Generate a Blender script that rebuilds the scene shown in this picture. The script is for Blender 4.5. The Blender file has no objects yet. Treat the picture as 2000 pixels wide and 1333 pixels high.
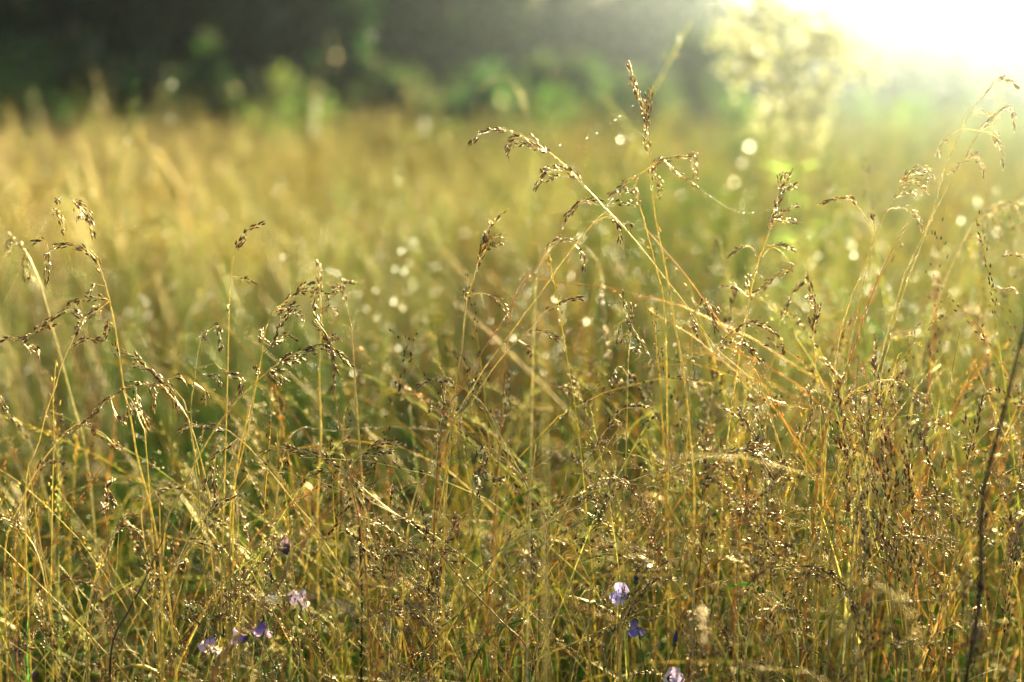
import bpy, math, random
import numpy as np
from mathutils import Vector

# ------------------------------------------------------------------ camera, world, sun, exposure
sc = bpy.context.scene
COL = sc.collection
H = 0.85                      # camera height
PITCH = math.radians(10.1)    # looking slightly down
FOCUS = 1.25
FPX = 50.0 / 36.0 * 2000.0
cam_d = bpy.data.cameras.new("camera")
cam = bpy.data.objects.new("camera", cam_d)
COL.objects.link(cam)
cam.location = (0, 0, H)
cam.rotation_euler = (math.radians(90) - PITCH, 0, 0)
cam_d.lens = 50; cam_d.sensor_width = 36
cam_d.clip_start = 0.02; cam_d.clip_end = 2000
cam_d.dof.use_dof = True
cam_d.dof.focus_distance = FOCUS
cam_d.dof.aperture_fstop = 2.4
sc.camera = cam

SUN_EL = math.radians(10.4)
SUN_AZ = math.radians(19.0)   # to the right of the view axis (+Y towards +X)
SUNDIR = Vector((math.sin(SUN_AZ) * math.cos(SUN_EL), math.cos(SUN_AZ) * math.cos(SUN_EL), math.sin(SUN_EL)))
w = bpy.data.worlds.new("World"); sc.world = w; w.use_nodes = True
nt = w.node_tree; nt.nodes.clear()
sky = nt.nodes.new("ShaderNodeTexSky"); sky.sky_type = 'NISHITA'
sky.sun_disc = False; sky.sun_elevation = SUN_EL; sky.sun_rotation = SUN_AZ
bg = nt.nodes.new("ShaderNodeBackground"); bg.inputs[1].default_value = 0.05
wo = nt.nodes.new("ShaderNodeOutputWorld")
nt.links.new(sky.outputs[0], bg.inputs[0]); nt.links.new(bg.outputs[0], wo.inputs[0])
sl = bpy.data.lights.new("sun", 'SUN'); sl.energy = 5.0; sl.angle = math.radians(0.6)
sl.color = (1.0, 0.89, 0.50)
so = bpy.data.objects.new("sun", sl); COL.objects.link(so)
so.rotation_euler = (-SUNDIR).to_track_quat('-Z', 'Y').to_euler()
so.location = (6, 20, 8)

sc.view_settings.view_transform = 'Standard'
sc.view_settings.look = 'None'
sc.view_settings.exposure = 2.8
sc.view_settings.gamma = 1.0
cy = sc.cycles
cy.use_denoising = True
cy.caustics_reflective = False; cy.caustics_refractive = False
cy.max_bounces = 8; cy.diffuse_bounces = 3; cy.glossy_bounces = 3; cy.transmission_bounces = 6
cy.volume_bounces = 0; cy.transparent_max_bounces = 4
cy.sample_clamp_indirect = 3.0
cy.sample_clamp_direct = 40.0

rng = np.random.default_rng(7)
random.seed(7)

# ------------------------------------------------------------------ helpers
R_ = np.array((1.0, 0, 0)); F_ = np.array((0, math.cos(PITCH), -math.sin(PITCH)))
U_ = np.array((0, math.sin(PITCH), math.cos(PITCH))); C_ = np.array((0, 0, H))

def at(px, py, d):
    """world point seen at photo pixel (px,py), d metres in front of the lens"""
    return C_ + d * (R_ * (px - 1000.0) / FPX + U_ * (666.5 - py) / FPX + F_)

def smooth(P, n):
    """Catmull-Rom resample of a polyline to n points, even by length"""
    P = np.asarray(P, float)
    if len(P) == 2:
        t = np.linspace(0, 1, n)[:, None]
        return P[0] * (1 - t) + P[1] * t
    Q = np.vstack([2 * P[0] - P[1], P, 2 * P[-1] - P[-2]])
    out = []
    for i in range(1, len(Q) - 2):
        t = np.linspace(0, 1, 8, endpoint=False)[:, None]
        a, b, c, d = Q[i - 1], Q[i], Q[i + 1], Q[i + 2]
        out.append(0.5 * (2 * b + (c - a) * t + (2 * a - 5 * b + 4 * c - d) * t * t + (3 * b - a - 3 * c + d) * t ** 3))
    out.append(P[-1][None])
    S = np.vstack(out)
    L = np.concatenate([[0], np.cumsum(np.linalg.norm(np.diff(S, axis=0), axis=1))])
    u = np.linspace(0, L[-1], n)
    return np.stack([np.interp(u, L, S[:, k]) for k in range(3)], 1)

def plen(P):
    P = np.asarray(P); return float(np.linalg.norm(np.diff(P, axis=0), axis=1).sum())

def norm(v):
    return v / np.maximum(np.linalg.norm(v, axis=-1, keepdims=True), 1e-9)

def randdir(n):
    return norm(rng.normal(size=(n, 3)))

def icos(level=1):
    t = (1 + 5 ** .5) / 2
    V = [(-1, t, 0), (1, t, 0), (-1, -t, 0), (1, -t, 0), (0, -1, t), (0, 1, t), (0, -1, -t), (0, 1, -t), (t, 0, -1), (t, 0, 1), (-t, 0, -1), (-t, 0, 1)]
    F = [(0, 11, 5), (0, 5, 1), (0, 1, 7), (0, 7, 10), (0, 10, 11), (1, 5, 9), (5, 11, 4), (11, 10, 2), (10, 7, 6), (7, 1, 8),
         (3, 9, 4), (3, 4, 2), (3, 2, 6), (3, 6, 8), (3, 8, 9), (4, 9, 5), (2, 4, 11), (6, 2, 10), (8, 6, 7), (9, 8, 1)]
    V = [np.array(v, float) / np.linalg.norm(v) for v in V]
    for _ in range(level):
        cache = {}; G = []
        def mid(a, b):
            k = (min(a, b), max(a, b))
            if k not in cache:
                m = V[a] + V[b]; V.append(m / np.linalg.norm(m)); cache[k] = len(V) - 1
            return cache[k]
        for a, b, c in F:
            x, y, z = mid(a, b), mid(b, c), mid(c, a)
            G += [(a, x, z), (b, y, x), (c, z, y), (x, y, z)]
        F = G
    return np.array(V), np.array(F)
ICO0 = icos(0); ICO1 = icos(1); ICO2 = icos(2)

class MB:
    """collects vertices and faces, then links them as ONE mesh object"""
    def __init__(s):
        s.v = []; s.q = []; s.t = []; s.c = []; s.n = 0
    def add(s, V, Q=None, T=None, tint=(1, 1, 1)):
        V = np.asarray(V, float).reshape(-1, 3)
        s.v.append(V)
        tint = np.asarray(tint, float)
        s.c.append(np.broadcast_to(tint, (len(V), 3)) if tint.ndim == 1 else tint)
        if Q is not None and len(Q): s.q.append(np.asarray(Q) + s.n)
        if T is not None and len(T): s.t.append(np.asarray(T) + s.n)
        s.n += len(V)
    def tubes(s, P, R, tint, sides=5):
        """P (n,K,3) centre lines, R (n,K) radii, tint (n,3) or (n,K,3)"""
        P = np.asarray(P, float); n, K, _ = P.shape
        R = np.broadcast_to(np.asarray(R, float), (n, K))
        T = norm(np.gradient(P, axis=1))
        ref = norm(randdir(n) + np.array((0.0, 2.0, 0)))[:, None, :]
        A = norm(np.cross(T, ref)); B = np.cross(T, A)
        ang = np.arange(sides) * 2 * math.pi / sides
        V = P[:, :, None, :] + R[:, :, None, None] * (A[:, :, None, :] * np.cos(ang)[:, None] + B[:, :, None, :] * np.sin(ang)[:, None])
        idx = np.arange(n * K * sides).reshape(n, K, sides)
        a = idx[:, :-1]; b = idx[:, 1:]
        Q = np.stack([a, np.roll(a, -1, 2), np.roll(b, -1, 2), b], -1).reshape(-1, 4)
        tint = np.asarray(tint, float)
        if tint.ndim == 1: tint = np.broadcast_to(tint, (n, 3))
        if tint.ndim == 2: tint = np.broadcast_to(tint[:, None, :], (n, K, 3))
        s.add(V, Q, None, np.repeat(tint.reshape(-1, 3), sides, 0))
    def tube(s, P, r0, r1, tint, sides=5):
        P = np.asarray(P)[None]; s.tubes(P, np.linspace(r0, r1, P.shape[1])[None], tint, sides)
    def spindles(s, P, D, L, R, tint, sides=5, tip=(1.5, 1.5, 1.5)):
        """seed-shaped bodies from P along D"""
        n = len(P); D = norm(D); L = np.broadcast_to(L, (n,)); R = np.broadcast_to(R, (n,))
        A = norm(np.cross(D, randdir(n))); B = np.cross(D, A)
        rings = [(0.28, 1.0), (0.62, 0.8)] if sides > 3 else [(0.4, 1.0)]
        ang = np.arange(sides) * 2 * math.pi / sides
        nv = 2 + len(rings) * sides
        V = np.zeros((n, nv, 3)); V[:, 0] = P; V[:, 1] = P + D * L[:, None]
        for k, (t, r) in enumerate(rings):
            c = P + D * (L * t)[:, None]
            V[:, 2 + k * sides:2 + (k + 1) * sides] = c[:, None] + (R * r)[:, None, None] * (A[:, None] * np.cos(ang)[None, :, None] * 1.0 + B[:, None] * np.sin(ang)[None, :, None] * 0.7)
        o = np.arange(n)[:, None, None] * nv
        T = []; Q = []
        for j in range(sides):
            j2 = (j + 1) % sides
            T.append((0, 2 + j2, 2 + j)); e = 2 + (len(rings) - 1) * sides; T.append((1, e + j, e + j2))
            if len(rings) > 1: Q.append((2 + j, 2 + j2, 2 + sides + j2, 2 + sides + j))
        T = (np.array(T)[None] + o).reshape(-1, 3)
        Q = (np.array(Q)[None] + o).reshape(-1, 4) if Q else None
        tint = np.broadcast_to(np.asarray(tint, float), (n, 3))
        c = np.repeat(tint[:, None], nv, 1).copy(); c[:, 1] = np.minimum(c[:, 1] * np.array(tip), .8)
        s.add(V, Q, T, c.reshape(-1, 3))
    def balls(s, P, R, tint=(1, 1, 1), mesh=None, squash=None):
        Vb, Fb = mesh or ICO1
        P = np.asarray(P, float).reshape(-1, 3); n = len(P)
        if n == 0: return
        R = np.broadcast_to(R, (n,))
        off = Vb[None] * R[:, None, None]
        if squash is not None: off = off * np.asarray(squash)
        V = P[:, None] + off
        T = (Fb[None] + np.arange(n)[:, None, None] * len(Vb)).reshape(-1, 3)
        s.add(V, None, T, tint)
    def quads(s, P, A, B, tint):
        """flat leaf-like quads centred at P with half axes A,B, slightly folded"""
        n = len(P)
        N = norm(np.cross(A, B)) * np.linalg.norm(B, axis=1, keepdims=True) * .25
        V = np.stack([P - A, P - B + N, P + A, P + B + N], 1)
        idx = np.arange(n)[:, None] * 4
        T = np.concatenate([idx + np.array([[0, 1, 2]]), idx + np.array([[0, 2, 3]])])
        tint = np.broadcast_to(np.asarray(tint, float), (n, 3))
        s.add(V, None, T, np.repeat(tint, 4, 0))
    def build(s, name, mat, parent=None, flat=False):
        V = np.concatenate(s.v); nq = sum(len(x) for x in s.q); ntr = sum(len(x) for x in s.t)
        me = bpy.data.meshes.new(name)
        loops = []; starts = []
        if nq: loops.append(np.concatenate(s.q).ravel()); starts.append(np.arange(nq) * 4)
        if ntr: loops.append(np.concatenate(s.t).ravel()); starts.append(nq * 4 + np.arange(ntr) * 3)
        loops = np.concatenate(loops).astype(np.int32); starts = np.concatenate(starts).astype(np.int32)
        me.vertices.add(len(V)); me.vertices.foreach_set("co", V.astype(np.float32).ravel())
        me.loops.add(len(loops)); me.loops.foreach_set("vertex_index", loops)
        me.polygons.add(len(starts)); me.polygons.foreach_set("loop_start", starts)
        me.update(calc_edges=True)
        me.polygons.foreach_set("use_smooth", np.full(len(starts), not flat))
        ca = me.color_attributes.new("tint", 'FLOAT_COLOR', 'POINT')
        c = np.ones((len(V), 4), np.float32); c[:, :3] = np.concatenate(s.c)
        ca.data.foreach_set("color", c.ravel())
        me.materials.append(mat)
        o = bpy.data.objects.new(name, me); COL.objects.link(o)
        if parent is not None: o.parent = parent
        return o

def tag(o, label=None, cat=None, group=None, kind=None):
    if label: o["label"] = label
    if cat: o["category"] = cat
    if group: o["group"] = group
    if kind: o["kind"] = kind
    return o

def empty(name, loc=(0, 0, 0)):
    o = bpy.data.objects.new(name, None); o.empty_display_size = .05
    COL.objects.link(o); o.location = loc
    return o

# ------------------------------------------------------------------ materials
def plant_mat(name, trans=0.5, rough=0.35, spec=0.5, nscale=300.0, namp=0.35, fwd=0.0):
    m = bpy.data.materials.new(name); m.use_nodes = True; t = m.node_tree; t.nodes.clear()
    N = t.nodes.new; L = t.links.new
    out = N("ShaderNodeOutputMaterial")
    a = N("ShaderNodeAttribute"); a.attribute_name = "tint"
    nz = N("ShaderNodeTexNoise"); nz.inputs["Scale"].default_value = nscale
    geo = N("ShaderNodeNewGeometry"); L(geo.outputs["Position"], nz.inputs["Vector"])
    mp = N("ShaderNodeMapRange"); mp.inputs[1].default_value = .3; mp.inputs[2].default_value = .7
    mp.inputs[3].default_value = 1 - namp; mp.inputs[4].default_value = 1 + namp
    L(nz.outputs[0], mp.inputs[0])
    mul = N("ShaderNodeVectorMath"); mul.operation = 'SCALE'
    L(a.outputs["Color"], mul.inputs[0]); L(mp.outputs[0], mul.inputs[3])
    d = N("ShaderNodeBsdfDiffuse"); tr = N("ShaderNodeBsdfTranslucent")
    L(mul.outputs[0], d.inputs[0]); L(mul.outputs[0], tr.inputs[0])
    mx = N("ShaderNodeMixShader"); mx.inputs[0].default_value = trans
    L(d.outputs[0], mx.inputs[1]); L(tr.outputs[0], mx.inputs[2])
    if fwd:                                       # thin husks pass low sun mostly straight on
        rf = N("ShaderNodeBsdfRefraction"); rf.inputs["Roughness"].default_value = .62; rf.inputs["IOR"].default_value = 1.12
        gm = N("ShaderNodeGamma"); gm.inputs[1].default_value = .55; L(mul.outputs[0], gm.inputs[0]); L(gm.outputs[0], rf.inputs[0])
        mf = N("ShaderNodeMixShader"); mf.inputs[0].default_value = fwd; L(mx.outputs[0], mf.inputs[1]); L(rf.outputs[0], mf.inputs[2]); mx = mf
    g = N("ShaderNodeBsdfGlossy"); g.inputs["Roughness"].default_value = rough
    g.inputs["Color"].default_value = (1, .84, .58, 1)
    fr = N("ShaderNodeFresnel"); fr.inputs[0].default_value = 1.45
    fm = N("ShaderNodeMath"); fm.operation = 'MULTIPLY'; fm.inputs[1].default_value = spec * 2
    L(fr.outputs[0], fm.inputs[0])
    m2 = N("ShaderNodeMixShader"); L(fm.outputs[0], m2.inputs[0]); L(mx.outputs[0], m2.inputs[1]); L(g.outputs[0], m2.inputs[2])
    L(m2.outputs[0], out.inputs[0])
    return m

M_STEM = plant_mat("dewy_straw_stem", .5, .4, .22, fwd=.15)
M_SEED = plant_mat("brown_spikelet", .45, .42, .3, 500, .5, fwd=.25)
M_LEAF = plant_mat("grass_leaf", .6, .5, .12)
M_FIELD = plant_mat("meadow_stalks", .6, .5, .18, 30, .3, fwd=.27)
M_TREE = plant_mat("tree_foliage", .45, .6, .1, 3, .4)
M_BARK = plant_mat("bark", 0.0, .9, .1, 12, .4)
M_PETAL = plant_mat("harebell_petal", .6, .5, .2, 150, .12)

def dew_mat(name, ro):
    m = bpy.data.materials.new(name); m.use_nodes = True; t = m.node_tree; t.nodes.clear()
    out = t.nodes.new("ShaderNodeOutputMaterial"); g = t.nodes.new("ShaderNodeBsdfGlass")
    g.inputs["Roughness"].default_value = ro; g.inputs["IOR"].default_value = 1.33
    g.inputs["Color"].default_value = (1, 1, 1, 1)
    nz = t.nodes.new("ShaderNodeTexNoise"); nz.inputs["Scale"].default_value = 900
    bp = t.nodes.new("ShaderNodeBump"); bp.inputs["Strength"].default_value = .15; bp.inputs["Distance"].default_value = .0002
    t.links.new(nz.outputs[0], bp.inputs["Height"]); t.links.new(bp.outputs[0], g.inputs["Normal"])
    t.links.new(g.outputs[0], out.inputs[0])
    return m
M_DEW = dew_mat("dew_water", .17)
M_DROP = dew_mat("dew_water_soft", .4)

def ground_mat():
    m = bpy.data.materials.new("meadow_ground"); m.use_nodes = True; t = m.node_tree
    b = t.nodes["Principled BSDF"]; b.inputs["Roughness"].default_value = .95
    n1 = t.nodes.new("ShaderNodeTexNoise"); n1.inputs["Scale"].default_value = 1.2; n1.inputs["Detail"].default_value = 8
    geo = t.nodes.new("ShaderNodeNewGeometry"); t.links.new(geo.outputs["Position"], n1.inputs["Vector"])
    cr = t.nodes.new("ShaderNodeValToRGB"); e = cr.color_ramp.elements
    e[0].position = .3; e[0].color = (.03, .035, .012, 1); e[1].position = .7; e[1].color = (.13, .1, .035, 1)
    x = e.new(.5); x.color = (.05, .075, .02, 1)
    t.links.new(n1.outputs[0], cr.inputs[0]); t.links.new(cr.outputs[0], b.inputs["Base Color"])
    n2 = t.nodes.new("ShaderNodeTexNoise"); n2.inputs["Scale"].default_value = 25; t.links.new(geo.outputs["Position"], n2.inputs["Vector"])
    bp = t.nodes.new("ShaderNodeBump"); bp.inputs["Strength"].default_value = .8; bp.inputs["Distance"].default_value = .03
    t.links.new(n2.outputs[0], bp.inputs["Height"]); t.links.new(bp.outputs[0], b.inputs["Normal"])
    return m

# ------------------------------------------------------------------ setting: ground, forest, bushes
def ground():
    mb = MB(); n = 90
    g = np.linspace(-1, 1, n); g = np.sign(g) * np.abs(g) ** 2.2
    X, Y = np.meshgrid(g * 400, g * 400)
    Z = -0.02 + .03 * np.sin(X * .7) * np.cos(Y * .5) * np.exp(-(X ** 2 + Y ** 2) / 4000)
    idx = np.arange(n * n).reshape(n, n)
    Q = np.stack([idx[:-1, :-1], idx[:-1, 1:], idx[1:, 1:], idx[1:, :-1]], -1).reshape(-1, 4)
    mb.add(np.stack([X, Y, Z], -1), Q)
    tag(mb.build("ground", ground_mat()), kind="structure")
ground()

def foliage(mb, c, rad, n, size, tint, var=.35, shell=.45):
    """leaf clumps spread through an uneven crown"""
    k = max(6, n // 60)
    cc = randdir(k) * (rng.random((k, 1)) ** shell) * .8
    which = rng.integers(0, k, n)
    p = cc[which] + rng.normal(size=(n, 3)) * .17
    P = np.asarray(c) + p * np.asarray(rad)
    A = randdir(n); B = norm(np.cross(A, randdir(n)))
    s = size * rng.uniform(.6, 1.4, (n, 1))
    t = np.asarray(tint) * (1 + var * rng.normal(size=(k, 1))[which]) * (1 + .2 * rng.normal(size=(n, 1)))
    mb.quads(P, A * s, B * s * .6, np.clip(t, .004, .9))

def forest():
    mb = MB()
    spots = []
    for row in range(4):                          # tall wood at the left, nearest
        x = -19.0
        while x < -1.6 + row * .7:
            spots.append((x, 17 + row * 2.6 + rng.uniform(0, 1.3), rng.uniform(5, 7))); x += rng.uniform(1.3, 1.9)
    for row in range(4):                          # low thicket carrying on to the right
        x = -6.0
        while x < 19.0 + row:
            spots.append((x, 24 + row * 2.2 + rng.uniform(0, 1.3), (rng.uniform(2.7, 3.3) + row * .1) if not .16 < x / (24 + row * 2.2) < .55 else rng.uniform(2.6, 3.0))); x += rng.uniform(1.2, 1.8)
    for x, y, h in spots:
        P = smooth([(x, y, -.05), (x + rng.normal() * .15, y, h * .5), (x + rng.normal() * .3, y, h * .92)], 7)
        mb.tube(P, .17, .03, (.045, .035, .025), 6)
        for _ in range(7):
            z = h * rng.uniform(.12, .7); a = rng.uniform(0, 6.28); l = rng.uniform(.8, 1.8)
            s = np.array((x, y, z)); e = s + np.array((math.cos(a) * l, math.sin(a) * l, l * .45))
            mb.tube(smooth([s, (s + e) / 2 + (0, 0, .1), e], 5), .045, .012, (.045, .035, .025), 4)
        foliage(mb, (x, y, h * .56), (1.5, 1.5, h * .42), 1100, .13, (.014, .032, .007))
        foliage(mb, (x, y, 1.1), (1.5, 1.3, 1.2), 700, .11, (.012, .028, .006))
    tag(mb.build("forest", M_TREE), "dark shaded wood edge across the back of the meadow", "forest", kind="stuff")
forest()

def bush(px, d, top, wpx, tint, label, n=1400, size=.045):
    """leafy bush whose crown top reaches photo height `top`"""
    c = at(px, 250, d); zt = at(px, top, d)[2]; r = wpx / FPX * d / 2
    root = empty("bush", (c[0], c[1], 0))
    tag(root, label, "bush", "sunlit bushes at the meadow edge")
    st = MB()
    for k in range(7):
        a = rng.uniform(0, 6.28); e = np.array((math.cos(a) * r * .6, math.sin(a) * r * .6, zt * rng.uniform(.6, .9)))
        st.tube(smooth([(0, 0, -.03), e * (.35, .35, .5), e], 7), .018, .005, (.06, .045, .03), 5)
    st.build("stem", M_BARK, root)
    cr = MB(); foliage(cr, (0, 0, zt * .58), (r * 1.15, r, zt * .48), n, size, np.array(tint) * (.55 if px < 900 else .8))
    cr.build("crown", M_TREE, root)

def herbs():
    mb = MB()
    for k in range(135):
        y = rng.uniform(8.5, 19); x = rng.uniform(-1, .95) * .45 * y; r = rng.uniform(.35, .8); z = rng.uniform(.5, .8) + (rng.random() < .3) * rng.uniform(.1, .4)
        if k > 85: y = rng.uniform(12.5, 16); x = rng.uniform(-1, .3) * .45 * y; z = rng.uniform(.75, 1.3)
        if x > .1 * y: z *= .85
        for j in range(6):
            a = rng.uniform(0, 6.28); mb.tube(smooth([(x, y, -.02), (x + math.cos(a) * r * .3, y + math.sin(a) * r * .3, z * .8)], 5), .006, .003, (.12, .16, .04), 4)
        foliage(mb, (x, y, z * .55), (r, r, z * .5), 320, .03, np.array([(.07, .15, .02), (.10, .18, .03), (.16, .2, .04)][int(rng.integers(3))]))
    tag(mb.build("far_herbs", M_TREE), "soft green herbs mixed into the far edge of the meadow", "herbs", kind="stuff")
herbs()

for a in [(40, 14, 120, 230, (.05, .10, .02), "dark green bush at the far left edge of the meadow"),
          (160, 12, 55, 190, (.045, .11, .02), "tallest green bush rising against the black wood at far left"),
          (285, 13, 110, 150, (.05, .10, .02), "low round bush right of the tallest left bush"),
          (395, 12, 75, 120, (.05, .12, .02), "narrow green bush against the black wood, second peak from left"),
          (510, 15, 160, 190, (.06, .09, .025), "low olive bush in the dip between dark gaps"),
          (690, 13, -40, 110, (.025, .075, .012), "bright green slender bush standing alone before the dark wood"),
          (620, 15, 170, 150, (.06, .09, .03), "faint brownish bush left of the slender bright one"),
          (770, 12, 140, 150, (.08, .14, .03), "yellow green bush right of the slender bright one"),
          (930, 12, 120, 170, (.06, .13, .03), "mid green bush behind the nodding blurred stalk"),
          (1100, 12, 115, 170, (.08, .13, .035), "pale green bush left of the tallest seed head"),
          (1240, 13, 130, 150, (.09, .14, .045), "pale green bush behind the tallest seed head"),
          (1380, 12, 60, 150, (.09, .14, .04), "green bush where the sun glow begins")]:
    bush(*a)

# ------------------------------------------------------------------ the meadow as a mass
STRAW = np.array((.48, .42, .14)); GOLD = np.array((.56, .46, .10)); RUST = np.array((.30, .15, .05))
GREEN = np.array((.15, .31, .03)); PALE = np.array((.64, .64, .24)); OLIVE = np.array((.33, .37, .07)); REED = np.array((.50, .29, .09))
PAL = np.array([STRAW, GOLD, RUST, GREEN, PALE, OLIVE, REED])
# patches of the meadow that are browner, greener or paler (photo pixel, depth, radius m, palette index)
PATCH = [(at(a, b, c)[:2], r, k) for a, b, c, r, k in [
    (880, 530, 2.3, .12, 2), (300, 640, 2.6, .22, 2), (230, 300, 7, .6, 2), (1050, 700, 2.3, .14, 6), (60, 250, 8, .8, 6),
    (560, 600, 2.4, .18, 3), (380, 780, 2.2, .2, 3), (1150, 650, 2.2, .15, 3), (1300, 430, 4, .5, 3), (20, 560, 2.6, .25, 3),
    (1100, 800, 1.9, .12, 4), (1400, 720, 2.0, .14, 4), (600, 440, 3.6, .5, 4), (1000, 400, 4, .4, 4), (1500, 750, 1.9, .14, 4),
    (700, 300, 7, 1.8, 1), (400, 310, 8, 1.6, 1), (950, 300, 9, 1.2, 1), (1600, 500, 2.6, .3, 4), (1850, 1000, 1.9, .2, 3)]]

def field_tint(x, y):
    n = len(x)
    wt = np.tile(np.array([.17, .16, .07, .24, .12, .22, .05]), (n, 1))
    wt[:, 2] *= 1 + .9 * np.sin(x * 2.1 + y * .7); wt[:, 3] *= 1 + .9 * np.sin(x * 1.3 - y * 1.1 + 2)
    wt[:, 4] *= 1 + .8 * np.sin(x * 3.1 + y * 1.9 + 1)
    wt[:, 3] *= np.where(y > 14, 2.5, 1); wt[:, 4] *= np.where(x > .12 * y, 2.2, 1)  # extra pale grass at right paints the sun's veil into its colour
    for c, r, k in PATCH:
        wt[:, k] += 1.8 * np.exp(-(((x - c[0]) / r) ** 2 + ((y - c[1]) / (r * 2)) ** 2))
    wt = wt ** 1.7; wt = wt / wt.sum(1, keepdims=True)
    u = rng.random((n, 1)); k = (u > np.cumsum(wt, 1)).sum(1).clip(0, 6)
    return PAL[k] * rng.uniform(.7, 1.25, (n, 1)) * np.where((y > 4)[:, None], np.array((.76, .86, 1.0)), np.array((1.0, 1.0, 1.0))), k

def clump(x, y, f):
    """smooth patchiness, -1..1"""
    return (np.sin(x * f * 1.7 + 1.3 * np.sin(y * f * .9 + 1)) + np.sin(y * f * 1.1 + 1.7 * np.sin(x * f * .8 + 2)) + np.sin((x + y) * f * 2.3 + 4)) / 3

def stalk_curves(x, y, h, K, lean=.10, nod=.07):
    n = len(x); t = np.linspace(0, 1, K)[None]
    a = rng.uniform(0, 2 * math.pi, n); l = np.abs(rng.normal(0, lean, n)) * h
    nd = rng.uniform(.2, 1, n) * nod * h / .5
    hx = l[:, None] * t ** 1.5 + nd[:, None] * np.maximum(0, t - .7) ** 1.5 * 5
    z = h[:, None] * (t - .55 * (nd / h)[:, None] * np.maximum(0, t - .8) ** 2 * 25 * .8)
    P = np.stack([x[:, None] + np.cos(a)[:, None] * hx, y[:, None] + np.sin(a)[:, None] * hx * .8, z], -1)
    return P

def meadow():
    dew_pts = []
    # tall stalks, denser near the camera, thinning with distance
    for name, n, d0, d1, K, m, sl_, sr, spr, lab in (
            ("meadow_grass", 2600, 2.0, 3.8, 8, 26, .006, .0012, .022, "blurred tangle of dewy straw grass behind the sharp stems"),
            ("meadow_grass", 17000, 3.4, 25.0, 6, 15, .013, .0030, .035, "soft golden meadow grass stretching back to the wood")):
        mb = MB()
        u = rng.random(n); y = d0 * (d1 / d0) ** u
        x = rng.uniform(-1, 1, n) * (.43 * y + .5)
        fq = 9 if m > 20 else 2.6
        for _ in range(3):                        # hollows: move stalks out of the gaps
            bad = (clump(x, y, fq) < -.25) & (rng.random(n) < .75); x[bad] = rng.uniform(-1, 1, bad.sum()) * (.43 * y[bad] + .5)
        h = rng.normal(.50, .07, n).clip(.28, .74) + .07 * clump(x, y, fq * .7)
        h += np.where((x > .05) & (y < 3), .05, 0) + np.clip((y - 4) / 40, 0, .12)
        tall = rng.random(n) < .05; h[tall] += rng.uniform(.08, .3, tall.sum())
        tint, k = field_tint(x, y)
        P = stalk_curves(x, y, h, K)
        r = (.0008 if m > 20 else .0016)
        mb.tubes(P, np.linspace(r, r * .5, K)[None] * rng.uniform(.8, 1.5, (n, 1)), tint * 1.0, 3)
        # heads
        tt = rng.uniform(.66, 1, (n, m)); f = tt * (K - 1); i0 = np.minimum(f.astype(int), K - 2); fr = (f - i0)[..., None]
        ar = np.arange(n)[:, None]
        Q = P[ar, i0] * (1 - fr) + P[ar, i0 + 1] * fr
        T = norm(P[ar, i0 + 1] - P[ar, i0])
        off = rng.normal(size=(n, m, 3)) * spr * (1.05 - tt)[..., None] * 2.2
        D = norm(T + rng.normal(size=(n, m, 3)) * .45)
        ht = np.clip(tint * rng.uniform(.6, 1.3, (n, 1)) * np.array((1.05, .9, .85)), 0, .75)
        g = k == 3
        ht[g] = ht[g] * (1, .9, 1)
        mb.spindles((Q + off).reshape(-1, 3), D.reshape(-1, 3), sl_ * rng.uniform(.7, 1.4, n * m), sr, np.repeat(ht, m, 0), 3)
        sel = rng.random(n * m) < (.05 if m > 20 else .012)
        QQ = (Q + off).reshape(-1, 3)[sel]; dew_pts.append(QQ[QQ[:, 1] < 7])
        tag(mb.build(name, M_FIELD), lab, "meadow grass", kind="stuff")
    # the tangle in and just behind the sharp zone: far more stems than one could count
    mb = MB(); ms = MB(); n = 660; K = 16; m = 26
    y = 1.22 * (1.85 / 1.22) ** rng.random(n); x = rng.uniform(-1, 1, n) * (.40 * y + .12)
    px = 1000 + x / y * FPX; env = np.interp(px, [0, 300, 700, 1000, 1300, 1600, 2000], [700, 780, 690, 620, 560, 520, 450]) + rng.random(n) ** 1.3 * 480
    hi = (rng.random(n) < .32) & (px > 620); env = env - 140 * hi
    h = (H + y * ((666.5 - env) / FPX * math.cos(PITCH) - math.sin(PITCH))).clip(.22, .80)
    t = np.linspace(0, 1, K)[None]; a = rng.uniform(0, 6.283, n); l = np.abs(rng.normal(0, .46, n)) * h; nd = rng.random(n) ** 1.5 * .18
    hx = l[:, None] * t ** 1.4 + nd[:, None] * np.clip((t - .6) / .4, 0, 1) ** 1.5
    P = np.stack([x[:, None] + np.cos(a)[:, None] * hx, y[:, None] + np.sin(a)[:, None] * hx * .7, h[:, None] * t - nd[:, None] * .6 * np.clip((t - .75) / .25, 0, 1) ** 2 - .02 * (t == 0)], -1)
    wob = rng.normal(size=(n, K, 3)) * .0012; P += np.cumsum(wob, 1)
    col = PAL[rng.choice(7, n, p=[.22, .20, .10, .07, .20, .06, .15])] * rng.uniform(1.0, 1.45, (n, 1)) * (1.12, 1.02, .9)
    rr = np.interp(np.linspace(0, 1, K), [0, .6, 1], [.0007, .0005, .0002])[None] * rng.uniform(.6, 1.4, (n, 1))
    ms.tubes(P, rr, np.clip(col, 0, .8), 4)
    tt = 1 - rng.random((n, m)) * rng.uniform(.12, .3, (n, 1)); f = tt * (K - 1); i0 = np.minimum(f.astype(int), K - 2); fr = (f - i0)[..., None]; ar = np.arange(n)[:, None]
    Q = P[ar, i0] * (1 - fr) + P[ar, i0 + 1] * fr; T = norm(P[ar, i0 + 1] - P[ar, i0])
    brn = rng.normal(size=(n, m, 3)) * rng.choice([.0012, .0022, .004], n, p=[.35, .4, .25])[:, None, None]
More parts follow.
